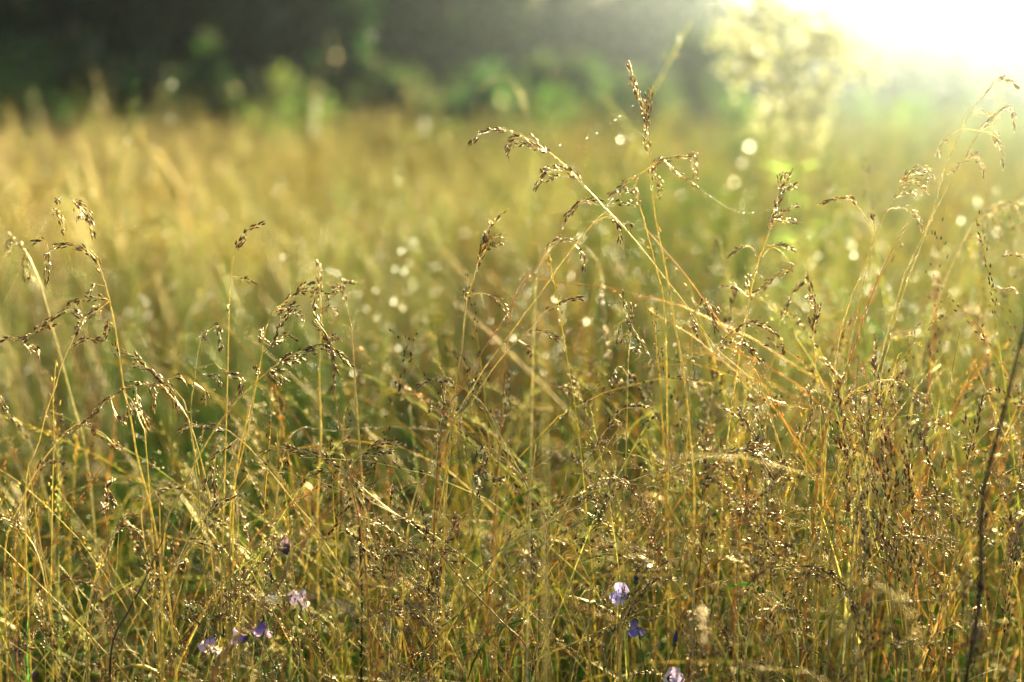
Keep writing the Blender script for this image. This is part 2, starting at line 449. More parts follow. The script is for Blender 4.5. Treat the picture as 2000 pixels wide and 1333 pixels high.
    sc_ = np.array((.16, .08, .03)) * rng.uniform(.7, 1.5, (n, 1)) * (1 - (rng.random((n, 1)) < .45)) + col * .75 * (rng.random((n, 1)) < .5)
    sc_ = np.maximum(sc_, .05)
    ms.spindles((Q + brn).reshape(-1, 3), norm(T + norm(brn) * .3 + rng.normal(size=(n, m, 3)) * .18).reshape(-1, 3), .005 * rng.uniform(.7, 1.3, n * m), .0009, np.clip(np.repeat(sc_, m, 0), 0, .7), 4, tip=(2.2, 2.4, 1.8))
    kk = 700; j = rng.integers(0, n, kk); i = rng.integers(2, 10, kk); S0 = P[j, i]; an = rng.uniform(0, 6.283, kk); o = np.stack([np.cos(an), np.sin(an), 0 * an], 1)
    L = rng.uniform(.07, .2, kk); u = np.linspace(0, 1, 9)[None, :, None]; dr = rng.uniform(.2, 1.3, kk)[:, None, None]
    LP = S0[:, None] + (np.array((0, 0, 1.0)) * (u * .9 - dr * u * u) + o[:, None] * u ** 1.4 * .6) * L[:, None, None]
    ms.tubes(LP, np.array([.0008, .0015, .0018, .0018, .0016, .0013, .001, .0006, .0002])[None] * rng.uniform(.5, 1.4, (kk, 1)), np.clip(PAL[rng.choice([0, 1, 3, 3, 5, 6], kk)] * rng.uniform(.6, 1.1, (kk, 1)), 0, .8), 3)
    tag(ms.build("meadow_grass", M_FIELD), "dense tangle of thin straw stems and small seed heads around the sharp stalks", "meadow grass", kind="stuff")
    dd = MB(); q = rng.random((n, 14)) * .65 + .35; f = q * (K - 1); i0 = np.minimum(f.astype(int), K - 2); fr = (f - i0)[..., None]
    D0 = (P[ar, i0] * (1 - fr) + P[ar, i0 + 1] * fr).reshape(-1, 3); D0 = D0 + randdir(len(D0)) * .0009
    dd.balls(D0, .0003 + .0009 * rng.random(len(D0)) ** 3, mesh=ICO1)
    tag(dd.build("meadow_dew", M_DEW), "tiny dew beads strung along the thin tangled stems", "dew", kind="stuff")
    # leafy undergrowth
    mb = MB(); n = 16000
    y = 1.0 * (14 / 1.0) ** rng.random(n); x = rng.uniform(-1, 1, n) * (.43 * y + .5)
    h = rng.uniform(.10, .34, n)
    P = stalk_curves(x, y, h, 5, .5, .25)
    tt = GREEN * rng.uniform(.25, 1.2, (n, 1)) + OLIVE * rng.uniform(0, .5, (n, 1)) + RUST * (rng.random((n, 1)) < .15) * .8
    mb.tubes(P, np.array([.0016, .0024, .0024, .0015, .0003])[None] * rng.uniform(.7, 1.5, (n, 1)), np.clip(tt, 0, .5), 3)
    tag(mb.build("green_undergrowth", M_LEAF), "green leafy grass blades low down between the straw stems", "undergrowth", kind="stuff")
    # dew on the nearer tangle: coarse drops that turn to discs of light
    mb = MB(); n = 1600
    hp = np.concatenate(dew_pts); print("head drops", len(hp))
    mb.balls(hp, (.0006 + .0012 * rng.random(len(hp)) ** 3) * (1 + (hp[:, 1] - 1.7) * .35), mesh=ICO1)
    bp_ = hp[(hp[:, 1] < 3.4)][::3]; bp_ = bp_[rng.random(len(bp_)) < .5] + (0, 0, -.004)
    mb.balls(bp_, .0009 + .0016 * rng.random(len(bp_)) ** 2, mesh=ICO2)
    y = 1.75 * (4.5 / 1.75) ** rng.random(n); x = rng.uniform(-1, 1, n) * (.42 * y + .3)
    z = rng.uniform(.12, .62, n)
    mb.balls(np.stack([x, y, z], 1), rng.uniform(.0006, .0016, n), mesh=ICO1)
    tag(mb.build("meadow_dew", M_DROP), "dew drops glinting all through the blurred grass", "dew", kind="stuff")
meadow()

# ------------------------------------------------------------------ panicle grass plants
DARK = np.array((.12, .05, .022)); BROWN = np.array((.24, .12, .04)); STEMC = {
    'g': (.70, .54, .16), 'r': (.56, .29, .09), 'o': (.50, .42, .12), 'n': (.20, .26, .06), 'd': (.10, .055, .035), 'p': (.64, .54, .24)}

def spike(mb, P, L0, w=1.0, dens=1.0, seed=DARK, spread=.35, sz=1.0):
    """lay spikelets along a branch centre line P"""
    Ln = plen(P); n = max(3, int(Ln / .0018 * dens))
    t = np.sort(rng.random(n)) * .97 + .03 * rng.random(n)
    f = t * (len(P) - 1); i = np.minimum(f.astype(int), len(P) - 2); fr = (f - i)[:, None]
    Q = P[i] * (1 - fr) + P[i + 1] * fr; T = norm(P[i + 1] - P[i])
    off = norm(np.cross(T, randdir(n)))
    taper = (1.0 - .5 * t ** 3)[:, None]
    Q = Q + off * rng.uniform(.0003, .0026, (n, 1)) * w * taper
    D = norm(T + off * spread * rng.uniform(.3, 1.3, (n, 1)))
    L = L0 * 1.3 * rng.uniform(.65, 1.25, n) * sz
    R = .00078 * rng.uniform(.8, 1.25, n) * sz
    tint = seed * rng.uniform(.6, 1.7, (n, 1)) * (1 + rng.normal(size=(n, 3)) * .06)
    pl_ = rng.random(n) < .28; tint[pl_] = np.array((.5, .36, .15)) * rng.uniform(.6, 1.2, (pl_.sum(), 1))
    mb.spindles(Q, D, L, R, np.clip(tint, .01, .7), 5, tip=(3.6, 4.2, 3.4))
    # fine pale awns standing off the spikelet tips
    k = rng.random(n) < .4
    if k.sum() > 1:
        s = (Q + D * L[:, None])[k]; e = s + norm(D[k] + off[k] * .4) * (.0022 * sz)
        mb.tubes(np.stack([s - D[k] * .001, (s + e) / 2, e], 1), np.array([.00018, .00013, .00006])[None], (.5, .4, .2), 3)

def beads(mb, P, r, dens=220, rr=(.00025, .0006), lo=0.0, hi=1.0):
    n = int(plen(P) * dens * (hi - lo))
    if n < 1: return
    t = rng.uniform(lo, hi, n); f = t * (len(P) - 1); i = np.minimum(f.astype(int), len(P) - 2); fr = (f - i)[:, None]
    Q = P[i] * (1 - fr) + P[i + 1] * fr; T = norm(P[i + 1] - P[i])
    o = norm(np.cross(T, randdir(n)) - np.array((0, 0, .25)))
    R = rng.uniform(0, 1, n) ** 2.2 * (rr[1] - rr[0]) + rr[0]
    mb.balls(Q + o * (r + R * .5)[:, None], R, mesh=ICO1)

def ground_run(w_, dv, n=3):
    """carry a stem on from its last traced point down to the ground"""
    w_ = np.asarray(w_); z = w_[2]
    if z <= 0.01: return []
    hx = dv[:2] / max(abs(dv[2]), .25); l = np.linalg.norm(hx)
    if l > .6: hx = hx / l * .6
    out = []
    for k in range(1, n + 1):
        t = k / n; s = t - .45 * t * t
        out.append((w_[0] + hx[0] * z * s, w_[1] + hx[1] * z * s + .02 * t, z * (1 - t) - .02 * (t == 1)))
    return out

PLANTS = []
def grass(label, d, pts, head=0, br=(), c='g', seed=DARK, r=.00075, dew=1.0, w=1.0, dens=1.0, group=None, sz=1.0, cat="grass stem", lean=0.03):
    """one culm. pts: photo-pixel trace from tip to foot; head: traced length from the tip that carries spikelets;
    br: side branches [(points, 's'|'d'|'t')] starting at the culm"""
    n0 = len(pts); D = d + lean * np.linspace(-1, 1, n0) * rng.choice([-1, 1]) * rng.uniform(.2, 1)
    W = [at(p[0], p[1], dd) for p, dd in zip(pts, D)]
    dv = W[-1] - W[-2]
    full = W + [np.array(p) for p in ground_run(W[-1], dv)]
    foot = full[-1]
    root = empty("grass_stalk", (foot[0], foot[1], 0)); o3 = np.array((foot[0], foot[1], 0))
    tag(root, label, cat, group); r = r * 1.3
    S = smooth(full, max(24, int(plen(full) / .012)))
    stem = MB(); N = len(S); tn = np.array(STEMC[c]) * rng.uniform(.85, 1.15)
    rad = np.interp(np.linspace(0, 1, N), [0, .12, .5, 1], [.25, .55, 1, 1.25]) * r
    Lall = plen(S)
    grad = np.linspace(0, 1, N)[:, None]; tc = tn * (1 - grad * .3) + np.array((.12, .14, .03)) * grad * .3
    stem.tubes((S - o3)[None], rad[None], tc[None], 6)
    if Lall > .3:                                # joints of the culm
        for f in (.55, .8):
            i = int(f * (N - 1)); stem.balls((S[i] - o3)[None], rad[i] * 1.7, tn * .6, mesh=ICO1)
    stem.build("stem", M_STEM, root)
    dm = MB()
    beads(dm, S - o3, r * .8, 260 * dew, hi=.7)
    if head:
        hm = head * d / FPX; k = max(3, int(hm / Lall * N)); Hc = smooth(S[:k + 1][::-1], max(10, k * 2))
        b = MB(); spike(b, Hc - o3, .0052, w, dens * 1.1, seed, .3, sz)
        b.build("seed_head", M_SEED, root); beads(dm, Hc - o3, .0016 * w, 330 * dew, (.0003, .0007))
    for bp_, st in br:
        a0 = at(bp_[0][0], bp_[0][1], d); i = int(np.argmin(np.linalg.norm(S - a0, axis=1)))
        d_at = float(np.dot(S[i] - C_, F_)); dz = rng.normal() * .018
        nb = len(bp_)
        B = [at(p[0], p[1], d_at + dz * j / (nb - 1)) for j, p in enumerate(bp_)]
        if np.linalg.norm(B[0] - S[i]) < .012: B[0] = S[i]
        B = smooth(B, max(8, int(plen(B) / .004)))
        b = MB(); b.tube(B - o3, r * .5, r * .22, tn, 4)
        if st != 't':
            lo = {'d': .1, 's': .45}[st]
            Bs = B[int(lo * (len(B) - 1)):]
            if len(Bs) >= 3: spike(b, Bs - o3, .0048, w * .9, dens * 1.15, seed, .35, sz)
        b.build("panicle_branch", M_SEED if st != 't' else M_STEM, root)
        beads(dm, B - o3, .0012, 240 * dew, (.0003, .00065))
    if dm.n: tag(dm.build("dew", M_DEW, root), kind="stuff")
    PLANTS.append(root)
    return root

G = grass
# ---- left edge
G("arching panicle bent over to the left, its tip hanging straight down, at upper left", 1.25,
  [(92, 548), (93, 513), (93, 490), (109, 480), (137, 476), (169, 489), (190, 510), (203, 549), (215, 591), (226, 647), (233, 697), (243, 764), (256, 820), (268, 892), (284, 952), (296, 996), (308, 1060), (320, 1120), (332, 1184), (345, 1333)], 210,
  [([(93, 490), (90, 474), (80, 468), (67, 473)], 's'), ([(214, 590), (197, 582), (169, 584), (148, 589), (127, 601)], 'd'),
   ([(213, 601), (190, 608), (166, 622), (152, 612), (130, 605), (106, 619), (85, 630)], 'd'), ([(199, 549), (187, 556), (173, 570)], 's'), ([(224, 640), (214, 628), (210, 650), (206, 658)], 's'),
   ([(166, 622), (158, 632), (150, 645)], 'd'), ([(233, 690), (226, 680), (224, 672)], 'd')], r=.00085)
G("hair-thin stem with dangling heads above the arching panicle", 1.27,
  [(155, 397), (141, 385), (116, 389), (99, 414), (67, 472), (26, 556), (0, 608), (-50, 720)], 0,
  [([(141, 385), (155, 397), (169, 411), (178, 436), (182, 464)], 'd'), ([(141, 387), (150, 402), (155, 430)], 'd'), ([(150, 395), (163, 412), (166, 434)], 'd'),
   ([(99, 414), (113, 418), (119, 435), (122, 451)], 'd'), ([(125, 388), (119, 385), (112, 392)], 's')], r=.0003, w=1.3)
G("slightly blurred pale stem with a drooping head at the far left", 1.42,
  [(14, 490), (20, 466), (32, 468), (46, 485), (62, 513), (80, 560), (95, 612), (116, 690), (145, 799), (170, 900)], 45,
  [([(50, 500), (46, 520), (52, 545)], 'd'), ([(60, 515), (58, 535), (62, 550)], 's')], c='p', r=.001)
G("spreading head reaching across the left picture edge on a slanting stem", 1.25,
  [(192, 602), (173, 612), (155, 637), (134, 683), (120, 714), (106, 764), (92, 799), (75, 870), (50, 960)], 30,
  [([(134, 684), (148, 670), (166, 662), (199, 664)], 'd'), ([(205, 655), (209, 645), (211, 632)], 'd'), ([(130, 690), (100, 640), (60, 655), (45, 668)], 's'),
   ([(60, 655), (40, 662), (20, 662), (0, 669)], 'd'), ([(40, 664), (52, 678), (62, 686)], 'd'), ([(62, 672), (72, 682), (77, 704)], 'd'), ([(60, 655), (80, 640), (108, 636)], 'd')], r=.0006)
G("single upright stem with a slim head bent right, standing alone left of centre", 1.25,
  [(512, 438), (490, 445), (474, 460), (462, 482), (457, 499), (451, 542), (448, 594), (446, 683), (444, 767), (440, 900), (436, 1040), (432, 1200)], 95,
  [([(453, 552), (472, 544), (495, 549)], 's'), ([(462, 484), (474, 474), (478, 468)], 'd'), ([(449, 590), (444, 600), (446, 610)], 's')], r=.0006, w=.8)
G("stem with a hooked dark head and a pale dewy node below it", 1.24,
  [(430, 683), (430, 655), (427, 638), (416, 632), (402, 651), (391, 668), (384, 700), (379, 753), (372, 800), (380, 900), (392, 1010)], 75,
  [([(381, 718), (420, 711), (437, 728), (469, 739), (471, 764)], 's'), ([(380, 724), (398, 728), (420, 735), (432, 753)], 's'), ([(402, 651), (392, 655), (398, 664)], 'd'),
   ([(380, 740), (400, 765), (398, 790)], 's')], c='o', r=.0006)
G("long panicle drooping to the upper left out of the tangle at left centre", 1.25,
  [(243, 688), (268, 697), (293, 721), (317, 743), (345, 765), (362, 790), (372, 840), (395, 960), (420, 1150)], 160,
  [([(317, 743), (345, 735), (362, 745)], 's'), ([(300, 728), (330, 760), (350, 800)], 's'), ([(293, 721), (272, 712), (262, 716)], 'd')], w=1.1, r=.0006)
G("arch of gold spikelets sweeping down left beneath the long drooping panicle", 1.26,
  [(130, 850), (160, 832), (190, 799), (219, 774), (254, 753), (289, 750), (320, 757), (350, 790), (372, 830), (400, 930), (430, 1100)], 250,
  [([(289, 752), (300, 775), (298, 800)], 'd'), ([(260, 755), (268, 785), (280, 810)], 'd'), ([(240, 765), (250, 790), (262, 815)], 's'), ([(315, 757), (335, 775), (345, 805)], 'd'), ([(219, 776), (222, 800), (240, 830)], 's')], seed=BROWN, w=.9, r=.0006)
G("arching head left of the stem cluster, its top touching the blurred vertical stem", 1.25,
  [(609, 551), (590, 560), (577, 573), (556, 590), (541, 601), (530, 618), (519, 639), (512, 690), (502, 744), (480, 830), (462, 920), (455, 1060)], 105,
  [([(556, 590), (550, 604), (545, 612)], 'd'), ([(548, 598), (566, 600), (580, 596)], 'd'), ([(568, 607), (581, 613), (592, 623)], 'd'), ([(577, 573), (592, 569), (605, 567), (622, 571), (640, 578)], 'd')], w=1.2)
G("gold stem leaning right with short dark side heads beside the arching head", 1.25,
  [(578, 592), (570, 606), (556, 616), (549, 635), (534, 665), (524, 684), (511, 697), (502, 742), (492, 800), (470, 900), (450, 1000)], 30,
  [([(522, 680), (545, 667), (553, 664)], 'd'), ([(530, 672), (543, 656), (560, 654), (576, 660)], 'd'), ([(520, 685), (512, 665), (511, 648)], 'd'), ([(505, 735), (500, 728), (498, 720)], 'd')], c='g')
G("long dark panicle lying across the stem cluster from lower left to right", 1.23,
  [(688, 719), (669, 699), (654, 686), (635, 682), (612, 680), (594, 685), (575, 691), (562, 699), (545, 708), (524, 725), (502, 744), (480, 765), (440, 810), (395, 880), (355, 960), (320, 1060)], 185,
  [([(575, 691), (590, 688), (615, 690)], 'd'), ([(555, 704), (575, 705), (592, 700)], 'd'), ([(524, 724), (540, 728), (556, 745)], 'd'), ([(515, 733), (535, 740), (548, 750)], 'd')], w=1.3, r=.0008)
G("upright beaded stem just behind the stem cluster, a little out of focus", 1.36,
  [(618, 513), (625, 540), (624, 575), (627, 605), (626, 650), (625, 700), (624, 750), (627, 850), (620, 1000)], 60,
  [([(625, 560), (610, 580), (612, 600)], 'd'), ([(626, 620), (645, 600), (660, 615)], 'd'), ([(626, 660), (650, 655), (668, 665)], 's')], c='g', r=.0010, dew=2, seed=BROWN)
G("small upright dark head with a long pendant tuft, centre of the stem cluster", 1.24,
  [(614, 592), (612, 610), (618, 628), (626, 640), (636, 650), (646, 670), (648, 700), (655, 780), (668, 860), (690, 960), (712, 1090)], 55,
  [([(636, 650), (648, 680), (655, 720), (652, 752)], 'd'), ([(632, 642), (636, 665), (640, 690)], 'd'), ([(648, 680), (650, 665), (652, 655)], 'd')], c='r', w=.9)
G("beaded stem with a short crooked top right of the stem cluster", 1.31,
  [(688, 552), (670, 551), (671, 566), (676, 594), (684, 627), (687, 650), (691, 703), (697, 800), (705, 900), (712, 1020)], 22,
  [([(670, 552), (660, 560), (642, 580)], 'd'), ([(672, 570), (664, 566), (650, 570)], 's'), ([(684, 640), (692, 625), (693, 617)], 't')], c='g', r=.0010, dew=2.2, seed=BROWN)
G("dark arching head above the long dewy diagonal stem at lower left", 1.25,
  [(352, 844), (368, 832), (392, 830), (416, 836), (440, 838), (460, 852), (484, 872), (512, 904), (540, 936), (564, 968), (588, 996), (612, 1024), (640, 1068), (672, 1116), (700, 1156), (729, 1200), (755, 1244), (777, 1318)], 110,
  [([(464, 858), (440, 876), (424, 888), (416, 908), (408, 932), (396, 956)], 'd'), ([(420, 900), (418, 940), (416, 978)], 'd'), ([(392, 832), (396, 850), (392, 862)], 's')], c='g', dew=2.4, r=.0006, w=1.1)
G("slanting stem with a dark brush of spikelets leaning right at lower left", 1.25,
  [(454, 971), (432, 980), (412, 996), (396, 1012), (380, 1032), (364, 1060), (344, 1104), (328, 1144), (312, 1192), (296, 1236), (280, 1292)], 75,
  [([(364, 1062), (384, 1058), (404, 1062), (426, 1070)], 'd'), ([(405, 1004), (420, 1018), (434, 1022)], 's'), ([(338, 1105), (340, 1085), (338, 1068)], 's'), ([(345, 1110), (355, 1100), (362, 1098)], 's')], c='p', w=1.0)
G("straight bare stem running close beside the dark brush stem", 1.26,
  [(462, 870), (436, 940), (412, 985), (390, 1030), (370, 1060), (345, 1110), (325, 1160), (300, 1240)], 0, [], c='p', r=.0006)
G("forked dewy stem with heads to both sides at the lower left edge", 1.25,
  [(0, 1000), (20, 1012), (40, 1032), (60, 1056), (72, 1080), (84, 1120), (94, 1184), (108, 1280), (112, 1333)], 90,
  [([(42, 1034), (56, 1020), (68, 996)], 'd'), ([(40, 1040), (24, 1076), (8, 1120)], 's'), ([(30, 1022), (16, 1014), (2, 1012)], 'd')], seed=BROWN)
G("thin upright stem with a slender bitty head at lower left", 1.25,
  [(224, 936), (212, 944), (210, 968), (206, 992), (208, 1024), (212, 1080), (214, 1160), (218, 1280)], 90,
  [([(211, 950), (222, 970), (224, 990)], 's'), ([(208, 1000), (202, 990), (204, 980)], 'd')], c='r', w=.7, r=.0006)
G("flat arch of gold spikelets near the bottom left", 1.27,
  [(200, 1160), (188, 1144), (164, 1136), (132, 1132), (104, 1140), (84, 1152), (60, 1172), (40, 1196), (0, 1244), (-30, 1290)], 120,
  [([(132, 1133), (140, 1146), (150, 1160)], 's')], c='g', seed=BROWN, w=.8)
G("golden head spreading left and right behind the dewy stem at lower left", 1.33,
  [(376, 964), (344, 954), (312, 954), (288, 970), (276, 1000), (282, 1060), (300, 1180)], 90,
  [([(290, 968), (275, 974), (262, 978)], 'd'), ([(300, 960), (310, 975), (318, 985)], 'd')], seed=BROWN)
G("nodding head low down right of the bitty slender head", 1.28,
  [(278, 1058), (270, 1040), (256, 1030), (234, 1028), (224, 1034), (200, 1100), (170, 1220)], 60,
  [([(226, 1024), (240, 1012), (266, 1009)], 'd')], c='p', seed=BROWN, r=.0006)
G("dark brown bare stalk slanting through the lower left corner", 1.22,
  [(336, 1018), (308, 1076), (280, 1140), (248, 1200), (216, 1284)], 0, [], c='d', r=.0010, dew=.3)
G("thin stem topped by a short drooping head, leftmost above the green corner", 1.3,
  [(36, 830), (22, 815), (8, 798), (-20, 770)], 40, [], c='g')
G("fat blurred dewy stem at the left edge under the drooping head", 1.48,
  [(30, 822), (42, 835), (60, 870), (72, 900), (84, 950), (94, 985), (104, 1060), (110, 1140)], 60, [], c='p', r=.0014, dew=2, seed=np.array((.4, .3, .13)))
G("dark small head hanging over the left bottom between stems", 1.3,
  [(122, 906), (112, 908), (100, 895), (84, 905), (60, 960), (30, 1060)], 24, [], c='r', r=.0005)
G("hanging brown tuft head beside the bokeh drops at lower left", 1.3,
  [(246, 770), (262, 790), (275, 830), (285, 870)], 0,
  [([(262, 790), (250, 800), (243, 830)], 'd'), ([(270, 800), (284, 825), (286, 850)], 'd')], seed=BROWN)
G("bent golden stem with tuft at the left above the fat blurred stem", 1.3,
  [(190, 842), (170, 830), (152, 828), (130, 842), (108, 870), (80, 905), (40, 985), (10, 1080)], 60,
  [([(190, 842), (205, 850), (222, 870), (236, 874)], 's')], c='g', seed=BROWN)
# ---- lower centre
G("radiating many-branched head with dark tips in the lower centre left", 1.24,
  [(776, 862), (740, 867), (712, 882), (692, 900), (682, 914), (696, 945), (710, 980), (720, 1030), (735, 1090), (752, 1160), (790, 1260)], 85,
  [([(684, 912), (640, 900), (612, 888), (580, 880), (560, 874), (532, 876), (514, 884)], 'd'), ([(684, 912), (640, 918), (610, 925), (592, 948)], 's'), ([(580, 880), (566, 886), (560, 902)], 's'),
   ([(712, 890), (745, 888), (782, 868)], 'd'), ([(684, 914), (670, 890), (640, 884)], 't'), ([(690, 930), (704, 960), (708, 990)], 'd'), ([(700, 945), (722, 950), (730, 945)], 's'),
   ([(684, 914), (660, 935), (620, 980)], 't')], c='g', w=1.0)
G("long reddish straight stem crossing down right from the radiating head", 1.23,
  [(672, 925), (694, 942), (759, 995), (825, 1043), (906, 1137), (978, 1213), (1043, 1297)], 0, [], c='r', dew=1.6, r=.0007)
G("second dewy line crossing down right below the reddish stem", 1.24,
  [(686, 1005), (720, 1045), (765, 1090), (800, 1130), (850, 1172), (930, 1245), (1000, 1320)], 0,
  [([(810, 1135), (830, 1155), (855, 1178)], 'd')], c='o', dew=1.8, r=.0006)
G("dark drooping head under a thin bent branch in the lower centre", 1.23,
  [(851, 1117), (838, 1095), (816, 1076), (781, 1073), (742, 1080), (752, 1130), (765, 1200), (780, 1280)], 18,
  [([(745, 1082), (772, 1082), (803, 1091), (826, 1113)], 'd'), ([(742, 1084), (715, 1080), (690, 1088)], 'd'), ([(750, 1110), (735, 1112), (712, 1108)], 's')], c='o', w=1.2)
G("dark flat dewy head low in the centre, second above the bottom edge", 1.22,
  [(840, 1227), (825, 1209), (803, 1196), (772, 1196), (735, 1207), (745, 1240), (760, 1333)], 110, [([(772, 1197), (755, 1215), (748, 1222)], 's')], c='o', w=1.2)
G("dark flat dewy head at the bottom edge of the lower centre", 1.22,
  [(866, 1297), (834, 1281), (803, 1283), (768, 1297), (772, 1320), (780, 1360)], 100, [([(772, 1300), (795, 1305), (820, 1312)], 'd')], c='o', w=1.2)
G("small rusty feathered head leaning right in the lower centre", 1.25,
  [(891, 1010), (882, 1034), (873, 1060), (860, 1095), (849, 1135), (825, 1200), (800, 1290)], 90,
  [([(882, 1034), (894, 1030), (899, 1022)], 'd'), ([(866, 1080), (885, 1074), (890, 1078)], 's'), ([(858, 1100), (880, 1096), (902, 1098)], 's'), ([(874, 1056), (892, 1046), (898, 1036)], 'd'),
   ([(855, 1108), (838, 1092), (832, 1080)], 's')], c='r', seed=np.array((.22, .09, .04)))
G("thin stem with a small hooked black head and a side sprig, centre", 1.24,
  [(949, 908), (950, 884), (946, 868), (940, 872), (933, 895), (927, 930), (921, 982), (915, 1056), (908, 1113), (898, 1200), (890, 1333)], 45,
  [([(928, 943), (952, 938), (985, 936)], 's'), ([(927, 935), (938, 925), (938, 942)], 'd'), ([(926, 915), (934, 932), (936, 948)], 'd'), ([(927, 950), (934, 955), (936, 966)], 's')], c='o', seed=np.array((.08, .07, .05)), r=.0005)
G("upright narrow black head on a straight stem, lower centre", 1.25,
  [(1054, 982), (1065, 1008), (1070, 1034), (1068, 1074), (1072, 1117), (1068, 1152), (1067, 1240), (1067, 1333)], 170, [], c='g', w=.75, r=.0006)
G("dark one-sided head tilting right in the middle of the picture", 1.25,
  [(1264, 792), (1232, 794), (1205, 807), (1192, 829), (1172, 855), (1150, 890), (1135, 929), (1113, 982), (1092, 1034), (1060, 1100), (1020, 1180), (970, 1270)], 115,
  [([(1200, 826), (1214, 826), (1216, 828)], 'd'), ([(1186, 838), (1200, 830), (1216, 826)], 'd'), ([(1162, 872), (1175, 862), (1190, 864)], 'd'), ([(1152, 888), (1164, 866), (1180, 860)], 'd')], c='g', w=.9)
G("long dewy culm rising to the right across the centre, straw coloured", 1.24,
  [(1500, 874), (1475, 877), (1440, 881), (1400, 888), (1350, 902), (1290, 920), (1218, 945), (1162, 972), (1079, 1018), (1000, 1060), (912, 1126), (838, 1187), (780, 1240)], 100,
  [([(1475, 877), (1490, 895), (1500, 903)], 'd'), ([(1440, 881), (1455, 870), (1470, 862)], 's')], c='p', dew=1.6, r=.00065)
G("green thin culm running just under the long straw culm", 1.28,
  [(1440, 878), (1400, 890), (1350, 908), (1262, 950), (1175, 997), (1087, 1048), (1022, 1091), (956, 1145), (895, 1203), (830, 1270)], 0, [], c='n', dew=1.0, r=.0006)
G("long stem dropping diagonally right through the centre below a small crooked top", 1.26,
  [(823, 750), (852, 739), (876, 746), (901, 757), (917, 767), (947, 794), (974, 846), (1000, 894), (1022, 934), (1044, 982), (1065, 1030), (1087, 1082), (1109, 1135), (1127, 1187), (1150, 1260)], 90,
  [([(912, 768), (922, 750), (934, 737)], 'd'), ([(915, 769), (905, 790), (897, 800)], 'd')], c='g', dew=1.6)
G("golden upright feathery head left of the centre line", 1.27,
  [(868, 758), (864, 780), (864, 807), (858, 837), (853, 881), (850, 940), (842, 1040), (830, 1140)], 110,
  [([(862, 810), (845, 800), (838, 802)], 's'), ([(858, 837), (876, 820), (884, 800)], 's')], c='g', seed=BROWN)
G("blurred beaded upright head by the centre line", 1.38,
  [(993, 732), (991, 760), (991, 794), (985, 820), (976, 837), (974, 930), (968, 1050), (960, 1200)], 100,
  [([(978, 838), (970, 820), (975, 800)], 's')], c='g', r=.001, dew=2, seed=np.array((.25, .2, .09)))
G("thin gold dew strung thread-like stem arched across the centre right", 1.36,
  [(1125, 915), (1113, 903), (1087, 886), (1044, 872), (1000, 859), (956, 846), (912, 844), (830, 838), (740, 834), (650, 842), (560, 868)], 0, [], c='p', dew=2.6, r=.00035)
G("nearly level thin dewy stem arched through the centre left", 1.3,
  [(1109, 1030), (1044, 1012), (956, 1006), (869, 1006), (781, 1012), (694, 1030), (650, 1047), (560, 1090)], 0, [], c='p', dew=1.4, r=.00035)
G("tiny dark pronged seed head between centre and right flower", 1.25,
  [(1176, 1010), (1168, 990), (1158, 974), (1142, 975), (1133, 985), (1128, 1060), (1118, 1160)], 40, [([(1158, 974), (1168, 972)], 'd')], c='o', w=1.1, r=.0004)
G("pale bent dewy loop head low in the centre right", 1.28,
  [(1118, 1290), (1108, 1262), (1090, 1248), (1066, 1247), (1050, 1258), (1040, 1290), (1036, 1340)], 90, [([(1066, 1248), (1056, 1262), (1048, 1268)], 's')], c='p', seed=BROWN)
G("straight gold stem rising left of the hooked black head", 1.3,
  [(905, 905), (880, 960), (850, 1030), (815, 1120), (780, 1200)], 0, [], c='g')
G("red-brown straight stem leaning right left of the hooked black head", 1.27,
  [(850, 880), (822, 960), (795, 1040), (768, 1130), (740, 1230)], 0, [], c='r')
# ---- the tall group above the centre
G("tallest arching panicle of the middle with three heads bowed to the left", 1.25,
  [(920, 281), (935, 262), (960, 253), (998, 255), (1020, 264), (1050, 282), (1075, 300), (1095, 315), (1120, 340), (1150, 372), (1185, 410), (1215, 440), (1265, 500), (1302, 548), (1337, 592), (1397, 679), (1439, 716), (1491, 768), (1492, 824), (1536, 912), (1562, 955), (1602, 1012), (1624, 1073), (1645, 1143), (1672, 1200), (1693, 1275)][0:18] +
  [(1510, 830), (1536, 905), (1562, 955), (1602, 1020), (1640, 1110), (1672, 1200), (1693, 1275)], 90,
  [([(1088, 310), (1070, 296), (1045, 288), (1022, 282), (1000, 284), (992, 305)], 'd'), ([(1062, 290), (1040, 274), (1015, 268), (996, 276), (990, 292)], 'd'),
   ([(1140, 360), (1125, 345), (1100, 330), (1075, 332), (1058, 345), (1046, 368)], 'd'), ([(1120, 345), (1095, 343), (1065, 352)], 's'), ([(1075, 332), (1062, 328), (1058, 338)], 'd'),
   ([(1186, 410), (1160, 398), (1140, 392), (1122, 405), (1102, 432)], 's'), ([(1186, 410), (1195, 388), (1215, 375), (1240, 372)], 's'), ([(1190, 412), (1215, 395), (1235, 400)], 's'),
   ([(1204, 425), (1209, 446), (1210, 470)], 'd'), ([(1215, 440), (1225, 432), (1232, 440)], 's'),
   ([(1397, 682), (1413, 660), (1435, 645), (1461, 634), (1487, 634), (1510, 649), (1525, 671), (1532, 692)], 'd'), ([(1397, 682), (1413, 675), (1431, 667), (1454, 675)], 'd'),
   ([(1440, 655), (1458, 665), (1468, 685)], 's'), ([(1430, 678), (1461, 684), (1480, 697), (1493, 716)], 's'), ([(1397, 684), (1365, 697), (1332, 694)], 't')], c='g', dew=2.2, r=.00052, w=1.1)
